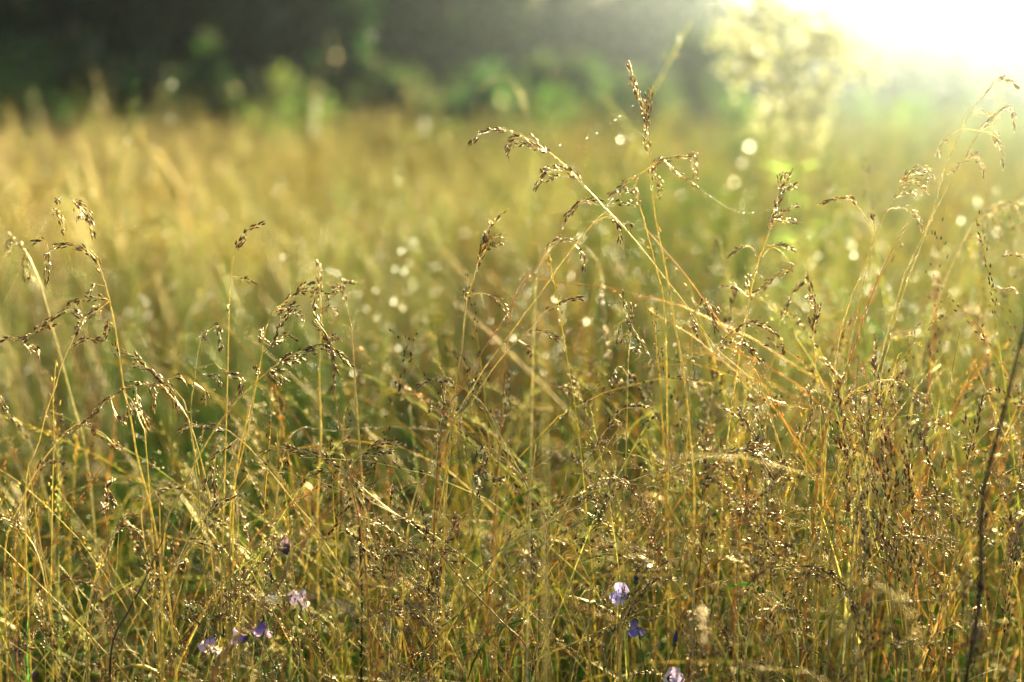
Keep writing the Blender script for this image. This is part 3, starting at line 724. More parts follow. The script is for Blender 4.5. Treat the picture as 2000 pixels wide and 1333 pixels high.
G("tall upright brown seed head, the highest in the picture", 1.25,
  [(1228, 130), (1240, 165), (1252, 190), (1260, 220), (1265, 260), (1268, 300), (1272, 340), (1275, 383), (1285, 453), (1296, 503), (1306, 559), (1317, 630), (1328, 683), (1338, 746), (1348, 850), (1356, 960)], 190,
  [([(1258, 232), (1268, 205), (1272, 178)], 'd'), ([(1256, 215), (1248, 195), (1243, 175)], 'd'), ([(1262, 245), (1264, 215), (1263, 185)], 'd'), ([(1238, 160), (1234, 150), (1231, 160)], 'd')],
  c='g', seed=np.array((.26, .16, .08)), w=1.0, dew=1.3, r=.0009)
G("untidy blurred head spreading level to the right of the tall upright head", 1.2,
  [(1352, 304), (1320, 305), (1290, 314), (1262, 332), (1245, 345), (1240, 372), (1258, 430), (1280, 520), (1300, 640)], 90,
  [([(1290, 316), (1310, 326), (1330, 345), (1345, 352), (1358, 362)], 'd'), ([(1340, 306), (1354, 320), (1358, 350)], 'd'), ([(1262, 334), (1280, 345), (1290, 365), (1288, 386)], 'd'),
   ([(1250, 342), (1225, 352), (1208, 372)], 's'), ([(1245, 350), (1215, 365), (1190, 380)], 's'), ([(1255, 340), (1240, 360), (1248, 395)], 's')], c='g', seed=np.array((.3, .2, .1)), w=1.3)
G("straight straw stem crossing behind the arch, one small head hanging near its top", 1.26,
  [(1190, 408), (1169, 425), (1151, 446), (1120, 482), (1088, 527), (1053, 577), (1021, 619), (982, 672), (947, 718), (926, 753), (895, 805), (850, 900), (800, 1010)], 0,
  [([(1127, 474), (1137, 496), (1141, 532)], 'd'), ([(1160, 436), (1180, 425), (1205, 428)], 't')], c='g', r=.0008)
G("red straight stem parallel to the straw one, ending in a thin level tip", 1.26,
  [(1128, 473), (1110, 468), (1095, 467), (1074, 478), (1053, 506), (1035, 534), (1017, 566), (985, 620), (954, 668), (929, 711), (900, 765), (860, 850)], 35, [], c='r', r=.00065, w=.6)
G("slim stem curving up to the arch from the left, darker red below", 1.29,
  [(1168, 392), (1140, 392), (1122, 405), (1102, 440), (1075, 480), (1050, 530), (1000, 600)], 50, [], c='r', r=.0006, w=.6)
G("upright feathered head with one nodding side branch, left of the arch", 1.25,
  [(989, 409), (975, 425), (957, 443), (947, 471), (936, 506), (926, 542), (915, 570), (908, 612), (903, 676), (890, 753), (878, 860), (868, 960)], 150,
  [([(918, 582), (938, 573), (961, 579), (979, 591), (989, 612)], 's'), ([(943, 494), (961, 479), (979, 475)], 'd'), ([(946, 478), (957, 466), (975, 462)], 'd'), ([(940, 500), (950, 484), (965, 478)], 'd'),
   ([(952, 460), (955, 445), (958, 435)], 'd'), ([(912, 600), (906, 585), (908, 572)], 's')], c='g', seed=BROWN, w=.9)
G("pale blurred nodding stalk that bows over and hangs beaded seeds, right of centre", 1.06,
  [(1188, 700), (1183, 660), (1178, 610), (1174, 570), (1176, 540), (1165, 505), (1145, 483), (1120, 470), (1098, 466), (1080, 475), (1060, 510), (1045, 580)], 160, [], c='p', r=.0006, dew=1.4, seed=np.array((.3, .23, .12)), w=.9)
G("grey-brown tufted head with a drooping side, below the arch", 1.25,
  [(1216, 578), (1218, 598), (1228, 620), (1232, 648), (1228, 690), (1226, 740), (1225, 800), (1222, 900), (1218, 1010)], 65,
  [([(1229, 632), (1240, 650), (1252, 668), (1269, 694)], 'd'), ([(1222, 625), (1208, 632), (1204, 668)], 's'), ([(1228, 660), (1220, 655), (1214, 672)], 'd'), ([(1228, 610), (1236, 600), (1234, 612)], 'd'),
   ([(1230, 690), (1240, 680), (1245, 690)], 's'), ([(1227, 745), (1210, 715), (1198, 730), (1193, 750)], 's')], c='g', seed=np.array((.2, .15, .09)), w=1.2)
G("dark spear head leaning right with its stem passing behind the straw stem", 1.27,
  [(1136, 583), (1112, 587), (1095, 594), (1070, 605), (1053, 623), (1031, 647), (1000, 676), (962, 722), (920, 790), (880, 870)], 95,
  [([(1010, 668), (1038, 650), (1070, 651), (1088, 662)], 's'), ([(1015, 668), (1032, 678), (1040, 694)], 's')], c='g')
G("pendant pair of dark tufts hanging beside the arch's lower stem", 1.26,
  [(1398, 640), (1390, 612), (1376, 590), (1362, 600), (1355, 625), (1350, 700), (1346, 800), (1340, 900)], 55,
  [([(1376, 590), (1384, 600), (1398, 638)], 'd'), ([(1360, 604), (1352, 625), (1362, 655)], 'd'), ([(1385, 595), (1396, 600), (1402, 615)], 's')], c='o', w=1.1)
# ---- right side
G("upright pinkish head above a forked stem with bent side branches", 1.25,
  [(1549, 328), (1540, 341), (1533, 356), (1525, 375), (1518, 398), (1510, 424), (1503, 450), (1495, 476), (1484, 499), (1476, 533), (1465, 574), (1461, 600), (1454, 638), (1440, 720), (1425, 830), (1412, 950)], 150,
  [([(1512, 415), (1533, 412), (1557, 401)], 'd'), ([(1525, 376), (1538, 368), (1560, 360)], 'd'), ([(1522, 440), (1540, 433), (1555, 434)], 'd'), ([(1530, 372), (1522, 350), (1530, 340)], 'd'),
   ([(1484, 497), (1469, 484), (1450, 480), (1428, 500)], 's'), ([(1486, 495), (1506, 484), (1525, 491), (1540, 510), (1547, 523), (1529, 532), (1503, 551), (1465, 581)], 's'), ([(1515, 486), (1532, 482), (1550, 490)], 'd'),
   ([(1462, 574), (1439, 562), (1413, 559)], 's'), ([(1461, 575), (1460, 555), (1462, 540)], 'd')], c='g', seed=np.array((.26, .17, .11)), dew=1.3)
G("thin arch with its tip pointing left, right of the forked stem", 1.25,
  [(1609, 396), (1630, 388), (1653, 386), (1671, 398), (1694, 428), (1709, 461), (1698, 495), (1683, 533), (1660, 589), (1640, 660), (1625, 760), (1615, 860)], 85,
  [([(1705, 452), (1708, 435), (1704, 422)], 's')], c='g', seed=BROWN, r=.0006, w=.8)
G("many-tufted pale head bowed right beneath the glow", 1.25,
  [(1814, 357), (1818, 336), (1804, 322), (1783, 332), (1762, 357), (1741, 395), (1723, 430), (1705, 470), (1690, 540), (1668, 640), (1650, 760)], 130,
  [([(1762, 360), (1783, 353), (1808, 372)], 'd'), ([(1750, 380), (1775, 375), (1790, 385)], 'd'), ([(1727, 420), (1744, 407), (1772, 408), (1793, 430), (1806, 458)], 's'), ([(1783, 334), (1800, 340), (1810, 335)], 'd')], c='p', seed=np.array((.5, .4, .24)), w=1.2)  # spikelets tinted lighter: the glow's veil is put into their colour
G("tall drooping head in the white glow, its long branches hanging to the right", 1.25,
  [(1985, 168), (1975, 161), (1960, 155), (1947, 160), (1925, 185), (1905, 205), (1888, 222)] + [(1880, 250), (1862, 290), (1845, 330), (1826, 400), (1803, 461), (1784, 499), (1765, 545), (1742, 620), (1715, 720), (1690, 830)], 60,
  [([(1888, 301), (1909, 266), (1940, 231), (1962, 210)], 's'), ([(1888, 262), (1915, 256), (1940, 262), (1955, 290), (1961, 322)], 's'), ([(1876, 262), (1850, 268), (1842, 276), (1834, 300)], 's'),
   ([(1925, 185), (1950, 195), (1975, 215), (1984, 250)], 's'), ([(1884, 240), (1905, 222), (1945, 225)], 's')], c='p', seed=np.array((.55, .45, .28)))  # pale seed tint carries the white glow, painted in rather than lit
G("single bent head below the tall drooping one at the right edge of the glow", 1.25,
  [(1923, 343), (1916, 322), (1909, 312), (1895, 305), (1874, 322), (1860, 350), (1839, 389), (1818, 431), (1795, 490), (1765, 570), (1740, 660), (1715, 780)], 85, [([(1874, 324), (1868, 330), (1860, 335)], 'd')], c='p', seed=np.array((.5, .4, .24)), r=.0006)  # seed colour lightened to stand in for the veil of glow
G("straight reddish stem without a head rising toward the glow", 1.27,
  [(1774, 432), (1769, 443), (1743, 488), (1713, 551), (1686, 623), (1675, 660), (1640, 760), (1605, 880)], 0, [], c='r', r=.0009)
G("blurred fringe-like head hanging along the right edge under the glow", 1.45,
  [(2010, 385), (1990, 395), (1960, 402), (1930, 415), (1900, 440), (1880, 475), (1850, 540), (1815, 640), (1780, 800)], 140,
  [([(1960, 402), (1972, 425), (1978, 455)], 'd'), ([(1940, 408), (1950, 440), (1952, 470)], 'd'), ([(1915, 425), (1925, 450), (1930, 490)], 'd'), ([(1985, 396), (1992, 420), (1995, 450)], 'd'),
   ([(1880, 470), (1900, 462), (1915, 480), (1922, 520)], 'd')], c='p', seed=np.array((.42, .32, .16)), w=1.4, r=.0012)
G("upright slim dark head standing clear, right of the middle", 1.25,
  [(1574, 532), (1581, 555), (1589, 589), (1596, 611), (1589, 637), (1589, 675), (1594, 731), (1600, 787), (1604, 880), (1606, 1000)], 150,
  [([(1590, 630), (1598, 610), (1600, 595)], 'd'), ([(1588, 600), (1580, 590), (1580, 580)], 'd'), ([(1588, 650), (1582, 632), (1582, 620)], 'd')], c='g', seed=np.array((.22, .13, .07)), w=.8)
G("soft dark bow-shaped head left of the slim dark head", 1.34,
  [(1572, 551), (1558, 562), (1547, 577), (1538, 592), (1532, 607), (1521, 637), (1510, 700), (1498, 800)], 110, [], c='o', w=.9, r=.0008)
G("short upright head with a plain stem in the right half", 1.25,
  [(1712, 660), (1708, 680), (1707, 700), (1710, 739), (1702, 800), (1692, 880), (1680, 1000)], 80, [], c='g', w=.7, seed=np.array((.2, .14, .08)), r=.0006)
G("low wide arch with hanging tassels in the right half", 1.25,
  [(1814, 800), (1806, 784), (1787, 765), (1761, 746), (1731, 742), (1697, 750), (1667, 765), (1641, 792), (1658, 806), (1685, 856), (1690, 940), (1685, 1060)], 130,
  [([(1737, 745), (1742, 770), (1752, 798)], 's'), ([(1705, 750), (1715, 775), (1722, 800)], 'd'), ([(1675, 762), (1700, 765), (1716, 790)], 'd'), ([(1770, 750), (1785, 775), (1792, 790)], 's'), ([(1690, 760), (1700, 800), (1698, 850)], 's')], c='g', seed=np.array((.26, .17, .09)))
G("dark thick head running down right, left of the yellow blade", 1.24,
  [(1444, 798), (1462, 829), (1479, 864), (1497, 899), (1510, 930), (1519, 960), (1536, 1012), (1558, 1082), (1571, 1143), (1590, 1250)], 150,
  [([(1497, 899), (1480, 890), (1466, 880)], 'd'), ([(1519, 958), (1530, 920), (1520, 890)], 'd'), ([(1479, 864), (1498, 872), (1505, 885)], 'd'), ([(1460, 828), (1440, 815), (1420, 800)], 'd'),
   ([(1510, 930), (1500, 915), (1490, 905)], 'd')], c='g', w=1.3, seed=np.array((.17, .11, .07)))
G("forked brush of spikelets leaning up left beside the dark thick head", 1.25,
  [(1405, 907), (1427, 929), (1440, 945), (1449, 960), (1457, 986), (1448, 1020), (1442, 1082), (1436, 1187), (1430, 1333)], 75,
  [([(1449, 962), (1460, 935), (1468, 915)], 'd'), ([(1457, 990), (1475, 975), (1486, 968)], 'd'), ([(1455, 995), (1440, 995), (1428, 1005)], 'd'), ([(1462, 1003), (1488, 1001), (1519, 1003), (1532, 1012)], 's'),
   ([(1450, 1020), (1480, 1012), (1510, 1014), (1540, 1028)], 's'), ([(1450, 985), (1462, 1000), (1470, 1005)], 'd')], c='r', seed=BROWN)
G("upright ragged head with small side tufts, right of the dark thick head", 1.25,
  [(1581, 750), (1584, 790), (1580, 824), (1571, 850), (1569, 870), (1575, 912), (1580, 969), (1584, 1056), (1590, 1200)], 130,
  [([(1572, 860), (1562, 850), (1558, 838)], 'd'), ([(1576, 920), (1562, 900), (1545, 888)], 'd'), ([(1580, 800), (1560, 795), (1530, 790), (1505, 782), (1490, 785)], 's'), ([(1585, 800), (1600, 790), (1610, 805)], 's'), ([(1578, 940), (1592, 925), (1604, 918)], 's')], c='g', seed=np.array((.24, .16, .09)))
G("long culm across the lower right that ends in a flat dark-tipped arch", 1.24,
  [(1672, 1195), (1663, 1178), (1645, 1148), (1624, 1130), (1602, 1113), (1571, 1109), (1536, 1109), (1501, 1113), (1475, 1117), (1409, 1135), (1344, 1157), (1300, 1176), (1253, 1195), (1157, 1240), (1030, 1297), (980, 1333)], 170,
  [([(1545, 1110), (1553, 1125), (1560, 1147)], 's'), ([(1580, 1110), (1592, 1120), (1602, 1137)], 'd'), ([(1600, 1113), (1620, 1118), (1640, 1142)], 'd'), ([(1488, 1118), (1492, 1145), (1498, 1180)], 's'),
   ([(1530, 1109), (1545, 1120), (1568, 1122)], 'd')], c='g', dew=1.5, w=1.2, r=.0007)
G("large arch of spikelets at right, the lower and darker of two", 1.25,
  [(1864, 1091), (1847, 1065), (1820, 1052), (1790, 1047), (1759, 1047), (1733, 1056), (1711, 1082), (1689, 1105), (1650, 1162), (1600, 1240), (1560, 1320)], 190,
  [([(1790, 1048), (1775, 1040), (1760, 1050)], 'd'), ([(1820, 1052), (1830, 1075), (1850, 1085)], 's')], c='g', w=1.1, seed=np.array((.2, .13, .07)))
G("large arch of spikelets at right, the upper and paler of two", 1.27,
  [(1895, 1036), (1886, 1004), (1864, 982), (1833, 969), (1798, 973), (1763, 990), (1729, 1012), (1700, 1050), (1668, 1110), (1630, 1190)], 200,
  [([(1820, 972), (1850, 992), (1878, 1020)], 'd'), ([(1800, 975), (1830, 990), (1860, 1015)], 's'), ([(1770, 990), (1800, 1000), (1825, 1012)], 'd'), ([(1745, 1004), (1765, 1015), (1770, 1030)], 's')], c='p', w=1.1, seed=BROWN)
G("dewy head leaning over the dark blurred stalk at lower right", 1.25,
  [(1873, 925), (1886, 925), (1903, 947), (1917, 969), (1930, 995), (1952, 1047), (1969, 1109), (1995, 1205)], 95,
  [([(1915, 968), (1905, 985), (1912, 1005)], 'd'), ([(1905, 950), (1922, 948), (1930, 940)], 'd'), ([(1935, 1000), (1955, 1010), (1970, 1050)], 's'), ([(1930, 1000), (1905, 1020), (1925, 1050)], 's')], c='g', seed=np.array((.24, .18, .11)), w=1.3)
G("dark head entering from the right edge, pointing down left", 1.25,
  [(1950, 978), (1973, 962), (2000, 949), (2040, 950), (2080, 1000), (2100, 1100)], 60, [], c='o')
G("small drooping side head on a slanted stem far right, lower half", 1.27,
  [(1690, 985), (1682, 985), (1672, 987), (1690, 1010), (1700, 1060), (1705, 1180)], 25, [], c='g', seed=BROWN)
G("level thin head entering from the right edge in the upper right", 1.28,
  [(1940, 567), (1960, 563), (1980, 567), (2010, 580), (2060, 640)], 60, [], c='p', seed=np.array((.36, .26, .14)), r=.0007)
G("short horizontal pale tuft at the right edge beneath the fringe-like head", 1.28,
  [(1958, 498), (1975, 496), (2010, 503), (2060, 540)], 45, [], c='p', seed=np.array((.4, .3, .17)), r=.0007)
G("dewy arch with a beaded tail, low on the right", 1.25,
  [(1775, 1235), (1772, 1200), (1765, 1180), (1745, 1172), (1715, 1178), (1690, 1190), (1650, 1240)], 60, [([(1745, 1172), (1752, 1190), (1750, 1210)], 's')], c='p', seed=BROWN, dew=2)
G("rusty drooping head above the bokeh rings near the lower right corner", 1.3,
  [(1845, 1300), (1846, 1255), (1852, 1225), (1872, 1200), (1905, 1190), (1930, 1205)], 120, [], c='r', seed=BROWN)
G("bent stem with fine tufts at lower right of centre", 1.25,
  [(1270, 1135), (1280, 1110), (1300, 1095), (1330, 1092), (1350, 1102)], 60, [([(1300, 1096), (1310, 1110), (1312, 1130)], 's')], c='p', seed=BROWN)
G("dark-seeded stem behind the open violet flower, rising right", 1.25,
  [(1296, 1050), (1284, 1070), (1270, 1092), (1258, 1115), (1246, 1140), (1230, 1170), (1205, 1230), (1180, 1300)], 95, [], c='o', seed=DARK * .9)
G("fine stem with awned tufts, lower right between the two long culms", 1.25,
  [(1300, 1050), (1340, 1058), (1380, 1062), (1405, 1050), (1425, 1055), (1442, 1074)], 0, [([(1380, 1062), (1388, 1050), (1400, 1050)], 's')], c='p', r=.0003)

# ------------------------------------------------------------------ bare stalks, blades
def stalk(name, label, cat, d, pts, r, tint, mat=None, group=None, taper=.5):
    W = [at(x, y, d) for x, y in pts]
    full = W + [np.array(p) for p in ground_run(W[-1], W[-1] - W[-2])]
    foot = full[-1]; o3 = np.array((foot[0], foot[1], 0))
    S = smooth(full, 40) - o3
    mb = MB(); mb.tube(S, r * taper, r, tint, 7)
    for q_ in (rng.random(7) * 36).astype(int) if r > .0015 else []:
        e_ = norm(randdir(1)[0] * (1, 1, .2) + (0, 0, .8)) * rng.uniform(.006, .02); mb.tube(smooth([S[q_], S[q_] + e_], 4), r * .5, r * .15, tint, 5)
    for f in (.3, .62, .85): mb.balls(S[int(f * 39)][None], r * 1.25, np.array(tint) * .7, mesh=ICO1)
    o = mb.build(name, mat or M_STEM); o.location = (foot[0], foot[1], 0)
    return tag(o, label, cat, group)

stalk("dry_stalk", "thick dark blurred stalk standing at the right edge", "stalk", 1.02,
      [(2006, 600), (1995, 665), (1973, 750), (1960, 807), (1934, 903), (1921, 960), (1915, 1056), (1917, 1122), (1910, 1187), (1899, 1266), (1886, 1333)], .0024, (.035, .022, .02))
stalk("dry_stalk", "wide blurred orange stalk slanting close to the lens at lower left", "stalk", .98,
      [(705, 905), (680, 948), (620, 1024), (580, 1080), (548, 1132), (490, 1220), (415, 1333)], .0021, (.40, .22, .07))
stalk("dry_stalk", "dark reddish upright stalk behind the lower centre heads", "stalk", 1.36,
      [(702, 1010), (704, 1090), (707, 1180), (706, 1333)], .0016, (.05, .02, .015))
stalk("dry_stalk", "thin dark red stalk right of the lone bell flower", "stalk", 1.3,
      [(1372, 1040), (1366, 1120), (1356, 1200), (1350, 1280), (1344, 1333)], .0011, (.2, .08, .04))

def blade(label, d, pts, wid, tint, group=None):
    """flat grass blade with a fold down its middle; pts tip to foot"""
    W = [at(x, y, d) for x, y in pts]
    full = W + [np.array(p) for p in ground_run(W[-1], W[-1] - W[-2])]
    foot = full[-1]; o3 = np.array((foot[0], foot[1], 0))
    S = smooth(full, 30) - o3; T = norm(np.gradient(S, axis=0))
    side = norm(np.cross(T, np.array((0.3, 1.0, 0.1)))); up = np.cross(side, T)
    wv = (np.sin(np.linspace(.02, 1.9, 30)) * wid)[:, None]
    V = np.stack([S - side * wv, S - up * wv * .35, S + side * wv], 1)
    idx = np.arange(90).reshape(30, 3)
    Q = np.concatenate([np.stack([idx[:-1, k], idx[:-1, k + 1], idx[1:, k + 1], idx[1:, k]], -1) for k in (0, 1)])
    mb = MB(); mb.add(V, Q, None, tint)
    o = mb.build("grass_shoot", M_LEAF); o.location = (foot[0], foot[1], 0)
    return tag(o, label, "grass blade", group)

blade("broad yellow grass blade leaning left in the right half, sharply lit", 1.25, [(1600, 990), (1615, 1034), (1626, 1069), (1641, 1122), (1660, 1200), (1690, 1320)], .0028, (.60, .48, .10))
blade("pale upright grass blade behind the small thread-like stems at right", 1.4, [(1672, 890), (1670, 940), (1664, 1000), (1660, 1080)], .003, (.5, .42, .12))
blade("bright green blade at the lower left corner", 1.3, [(56, 1090), (56, 1140), (55, 1200), (54, 1300)], .0018, (.08, .3, .03))
blade("yellow blade standing above the open violet flower", 1.3, [(1222, 1060), (1215, 1100), (1210, 1140), (1205, 1210)], .0011, (.5, .38, .1))

# ------------------------------------------------------------------ stalks with big out-of-focus drops
def drop_stalk(label, d, drops, c=(.45, .36, .14), r=.0007, lean=0, group=None):
    """drops: [(px,py,radius_m)] top to bottom along one stalk"""
    W = [at(x, y, d) for x, y, _ in drops]
    if len(W) == 1: W.append(at(drops[0][0] + lean * 30, drops[0][1] + 90, d))
    full = W + [np.array(p) for p in ground_run(W[-1], W[-1] - W[-2])]
    foot = full[-1]; o3 = np.array((foot[0], foot[1], 0))
    root = empty("dewy_stalk", tuple(o3)); tag(root, label, "stalk", group)
    S = smooth(full, 30) - o3; mb = MB(); mb.tube(S, r * .5, r, c, 5); mb.build("stem", M_STEM, root)
    for x, y, rr in drops:
        p = at(x, y, d) - o3; b = MB(); b.balls(p[None], rr * (rng.uniform(.7, 1.1) if rr < .0045 else .7), mesh=ICO2); b.build("dew_drop", M_DEW if d < 1.6 else M_DROP, root)

drop_stalk("bowed near stalk strung with big golden discs of dew above the violet flowers", .85,
           [(533, 1167, .0030), (566, 1154, .0010), (588, 1160, .0010), (613, 1163, .0014), (637, 1172, .0011), (650, 1177, .0010), (667, 1186, .0012), (680, 1190, .0011), (693, 1196, .0012),
            (755, 1228, .0011), (771, 1235, .0011)], (.35, .26, .1), .0005)
drop_stalk("near stalk holding one golden disc of dew at the bottom centre", .84, [(888, 1297, .0012)], (.4, .3, .1))
for lab, d, dr in [
    ("far stalk with a large dim green disc before the dark wood", 6, [(725, 70, .006)]),
    ("far stalk with a pair of discs, top left quarter", 3.2, [(338, 165, .005), (334, 231, .004)]),
    ("far stalk with one tall pale disc left of the bowed blurred stalk", 5, [(831, 240, .008), (830, 256, .007)]),
    ("far stalk with a long pale yellow column of dew in the gold band", 6, [(618, 200, .008), (617, 214, .007), (616, 228, .008), (615, 243, .007), (615, 258, .008)]),
    ("stalk with the brightest disc beside the glow, right of the untidy head", 3.4, [(1465, 285, .010), (1450, 318, .006), (1436, 355, .007)]),
    ("stalk with a pale disc left of the tallest seed head", 2.2, [(1213, 272, .004)]),
    ("stalk with a bright small disc right of the lone upright head", 1.9, [(553, 502, .0026)]),
    ("stalk with two merged discs above the stem cluster", 1.95, [(646, 528, .0024), (660, 533, .0024)]),
    ("stalk with a ring of dew near the lone upright head's sprig", 2.0, [(487, 566, .0022), (470, 610, .0018)]),
    ("stalk with green-rimmed disc in the middle left", 1.9, [(779, 680, .0026), (770, 748, .0024)]),
    ("stalk with the largest green disc in the middle", 2.1, [(967, 664, .0040)]),
    ("stalk with a yellow disc just left of centre", 1.9, [(692, 728, .0030)]),
    ("stalk with a paired gold disc and spark on the red stem", 1.9, [(1004, 660, .0036)]),
    ("stalk with two rings of dew in the middle", 1.9, [(1067, 694, .0028), (1063, 728, .0022)]),
    ("stalk with a bright green-yellow disc right of the middle", 1.95, [(1147, 627, .0036)]),
    ("stalk with twin pale discs above the bright green-yellow one", 1.95, [(1085, 583, .0028), (1100, 604, .0018)]),
    ("stalk with white sparkling drop in the right middle", 1.5, [(1320, 672, .0020)]),
    ("stalk with a dew chain curling down left of the middle", 2.0, [(810, 470, .0022), (785, 490, .0028), (772, 525, .0030), (790, 530, .0026), (770, 590, .0024), (788, 602, .0022), (735, 567, .0024), (737, 622, .0024)]),
    ("stalk with a line of rings at the left under the spreading head", 2.2, [(290, 616, .0028), (286, 590, .0020)]),
    ("stalk with orange-white drops at the lower left", 1.5, [(283, 900, .0018), (183, 908, .0014), (181, 975, .0016)]),
    ("stalk with a white drop pair on the lower right arches", 1.42, [(1787, 1014, .0024), (1795, 1079, .0022)]),
    ("stalk with two drops low between the right arches", 1.45, [(1795, 1106, .0018), (1716, 1118, .0022), (1720, 1156, .0022)]),
    ("stalk with an orange drop on the right side at mid height", 1.55, [(1930, 685, .0026)]),
    ("stalk with a single drop above the right arches", 1.5, [(1789, 875, .0020), (1730, 853, .0018)]),
    ("stalk with rings in the lower right corner", 1.7, [(1918, 1235, .0028), (1935, 1275, .0024), (1942, 1200, .0022), (1885, 1277, .0022)]),
    ("stalk with a white drop under the flat arch", 1.4, [(1645, 1214, .0018), (1438, 1225, .0018)]),
    ("stalk with a yellow drop at bottom right of centre", 1.5, [(1362, 1240, .0020), (1397, 1220, .0020)]),
    ("stalk with discs left of the open violet flower", 1.6, [(1028, 1212, .0026), (990, 1185, .0026), (1005, 1206, .0020)]),
    ("stalk with two white blue sparks in the lower middle", 1.36, [(963, 1114, .0018), (960, 1156, .0018)]),
    ("stalk with a disc between the small dark head and the right flower", 1.6, [(1202, 1063, .0026), (1193, 970, .0018)]),
    ("stalk with drops in the lower left corner by the green blade", 1.55, [(155, 1237, .0018), (132, 1285, .0024), (163, 1208, .0022)]),
    ("stalk with a red-lit drop by the lower left arches", 1.5, [(173, 1009, .0020), (198, 1188, .0020)]),
    ("stalk with a drop above the left violet flowers", 1.4, [(410, 1207, .0020), (370, 1180, .0022)]),
    ("stalk with three gold discs inside the hazy right middle", 2.1, [(1668, 498, .0036), (1574, 600, .003), (1425, 630, .003)]),
    ("stalk with drops over the yellow glow below the right arch head", 1.9, [(1425, 762, .003), (1405, 692, .0026), (1480, 765, .003)]),
]:
    drop_stalk(lab, d, dr)

# ------------------------------------------------------------------ tall weed in the glow
def weed():
    d = 3.0; foot = at(1560, 900, d); o3 = np.array((foot[0], foot[1], 0))
    root = empty("tall_weed", tuple(o3)); tag(root, "tall pale flowering weed blurred into discs of light beside the glow", "weed")
    top = at(1525, 40, d) - o3
    main = smooth([top, at(1545, 200, d) - o3, at(1560, 400, d) - o3, (0, 0, -.02)], 40)
    mb = MB(); mb.tube(main, .002, .004, (.3, .32, .12), 6); mb.build("stem", M_STEM, root)
    cl = np.array((.72, .72, .48))
    for k, (x, y) in enumerate([(1437, 55), (1425, 88), (1470, 30), (1510, 18), (1560, 35), (1600, 60), (1612, 75), (1605, 100), (1500, 60), (1480, 110), (1570, 95), (1612, 165), (1600, 190), (1545, 212), (1540, 130), (1520, 160), (1590, 230), (1500, 225), (1460, 120), (1650, 90), (1690, 130), (1440, 140)]):
        e = at(x, y, d + rng.normal() * .08) - o3; i = int(np.clip((top[2] - e[2] + .02 + .06 * rng.random()) / top[2] * 40, 0, 34)); s = main[i]
        b = MB(); P = smooth([s, (s + e) / 2 + np.array((0, 0, .015)), e], 12); b.tube(P, .0012, .0006, (.35, .36, .13), 4)
        n = 42; of = rng.normal(size=(n, 3)) * .02; b.tubes(np.stack([np.repeat(e[None], n, 0), e + of * .5, e + of * 1.02], 1), np.full((1, 3), .0005), (.35, .36, .13), 3); b.spindles(e + of, norm(of) + randdir(n) * .5, .015, .004, cl * rng.uniform(.6, 1.3, (n, 1)), 4)
        b.build("flower_spray", M_FIELD, root)
        q = MB(); q.balls((e + np.array((0, 0, .012)))[None], .008, mesh=ICO2); q.build("dew_drop", M_DEW, root)
    lf = MB(); n = 60
    t = rng.uniform(.3, .95, n); S = main[(t * 39).astype(int)]; A = norm(randdir(n) + np.array((0, 0, .2))) * rng.uniform(.02, .045, (n, 1)); B = norm(np.cross(A, randdir(n))) * .006
    lf.quads(S + A, A, B, np.array((.2, .28, .06)))
    lf.build("leaf", M_LEAF, root)
weed()
G("large pale bowed stalk, far out of focus, high in the middle", .84,
  [(935, 178), (955, 162), (978, 145), (995, 150), (1012, 175), (1020, 195), (1030, 230), (1040, 300), (1052, 420), (1062, 600)], 0, [], c='p', r=.0006, dew=.6)

# ------------------------------------------------------------------ spider threads with beads
def thread(label, d, a, b, sag, nb):
    A, B = at(*a, d), at(*b, d + .02); M = (A + B) / 2 - np.array((0, 0, sag))
    P = smooth([A, M, B], 20); mb = MB(); mb.tube(P, .00003, .00003, (.7, .7, .7), 4)
    i = rng.choice(20, nb, replace=False); mb.balls(P[i], rng.uniform(.0004, .0009, nb), (.9, .9, .9), mesh=ICO1)
    tag(mb.build("spider_thread", M_DEW), label, "spider thread")
thread("beaded spider thread between the two tallest heads", 1.25, (1062, 290), (1245, 200), .01, 7)
thread("short beaded spider thread above the forked stem", 1.25, (1358, 362), (1516, 410), .012, 6)

# ------------------------------------------------------------------ harebells
VIOLET = np.array((.36, .29, .74)); LILAC = np.array((.56, .47, .78)); PINK = np.array((.76, .58, .68)); DEEP = np.array((.14, .06, .45))

def bell_mesh(mb, base, axis, L, R, colA, colB, flare=.5, lobes=5):
    """bell blossom: narrow at the base, five pointed lobes at the mouth"""
    axis = norm(np.asarray(axis, float)); A = norm(np.cross(axis, (.3, .8, .5))); B = np.cross(axis, A)
    nr, ns = 12, 40; t = np.linspace(0, 1, nr)[:, None]; a = np.linspace(0, 2 * math.pi, ns, endpoint=False)[None]
    lob = np.abs(np.cos(a * lobes / 2)) ** .8
    ext = np.where(t > .6, (t - .6) / .4, 0)
    h = L * (t - ext * .38 * (1 - lob))
    r = R * (.18 + .62 * np.sin(np.clip(t * 1.6, 0, 1.57)) + flare * np.clip(t - .62, 0, 1) ** 1.3 * 2.2) * (1 + .05 * lob * t)
    V = np.asarray(base) + h[..., None] * axis + (r * np.cos(a))[..., None] * A + (r * np.sin(a))[..., None] * B
    idx = np.arange(nr * ns).reshape(nr, ns); a0, b0 = idx[:-1], idx[1:]
    Q = np.stack([a0, np.roll(a0, -1, 1), np.roll(b0, -1, 1), b0], -1).reshape(-1, 4)
    c = colA * (1 - t[..., None]) + colB * t[..., None] + 0 * a[..., None]
    c = c * (1 - .18 * (1 - lob)[..., None])
    mb.add(V, Q, None, np.clip(c, 0, .9).reshape(-1, 3))

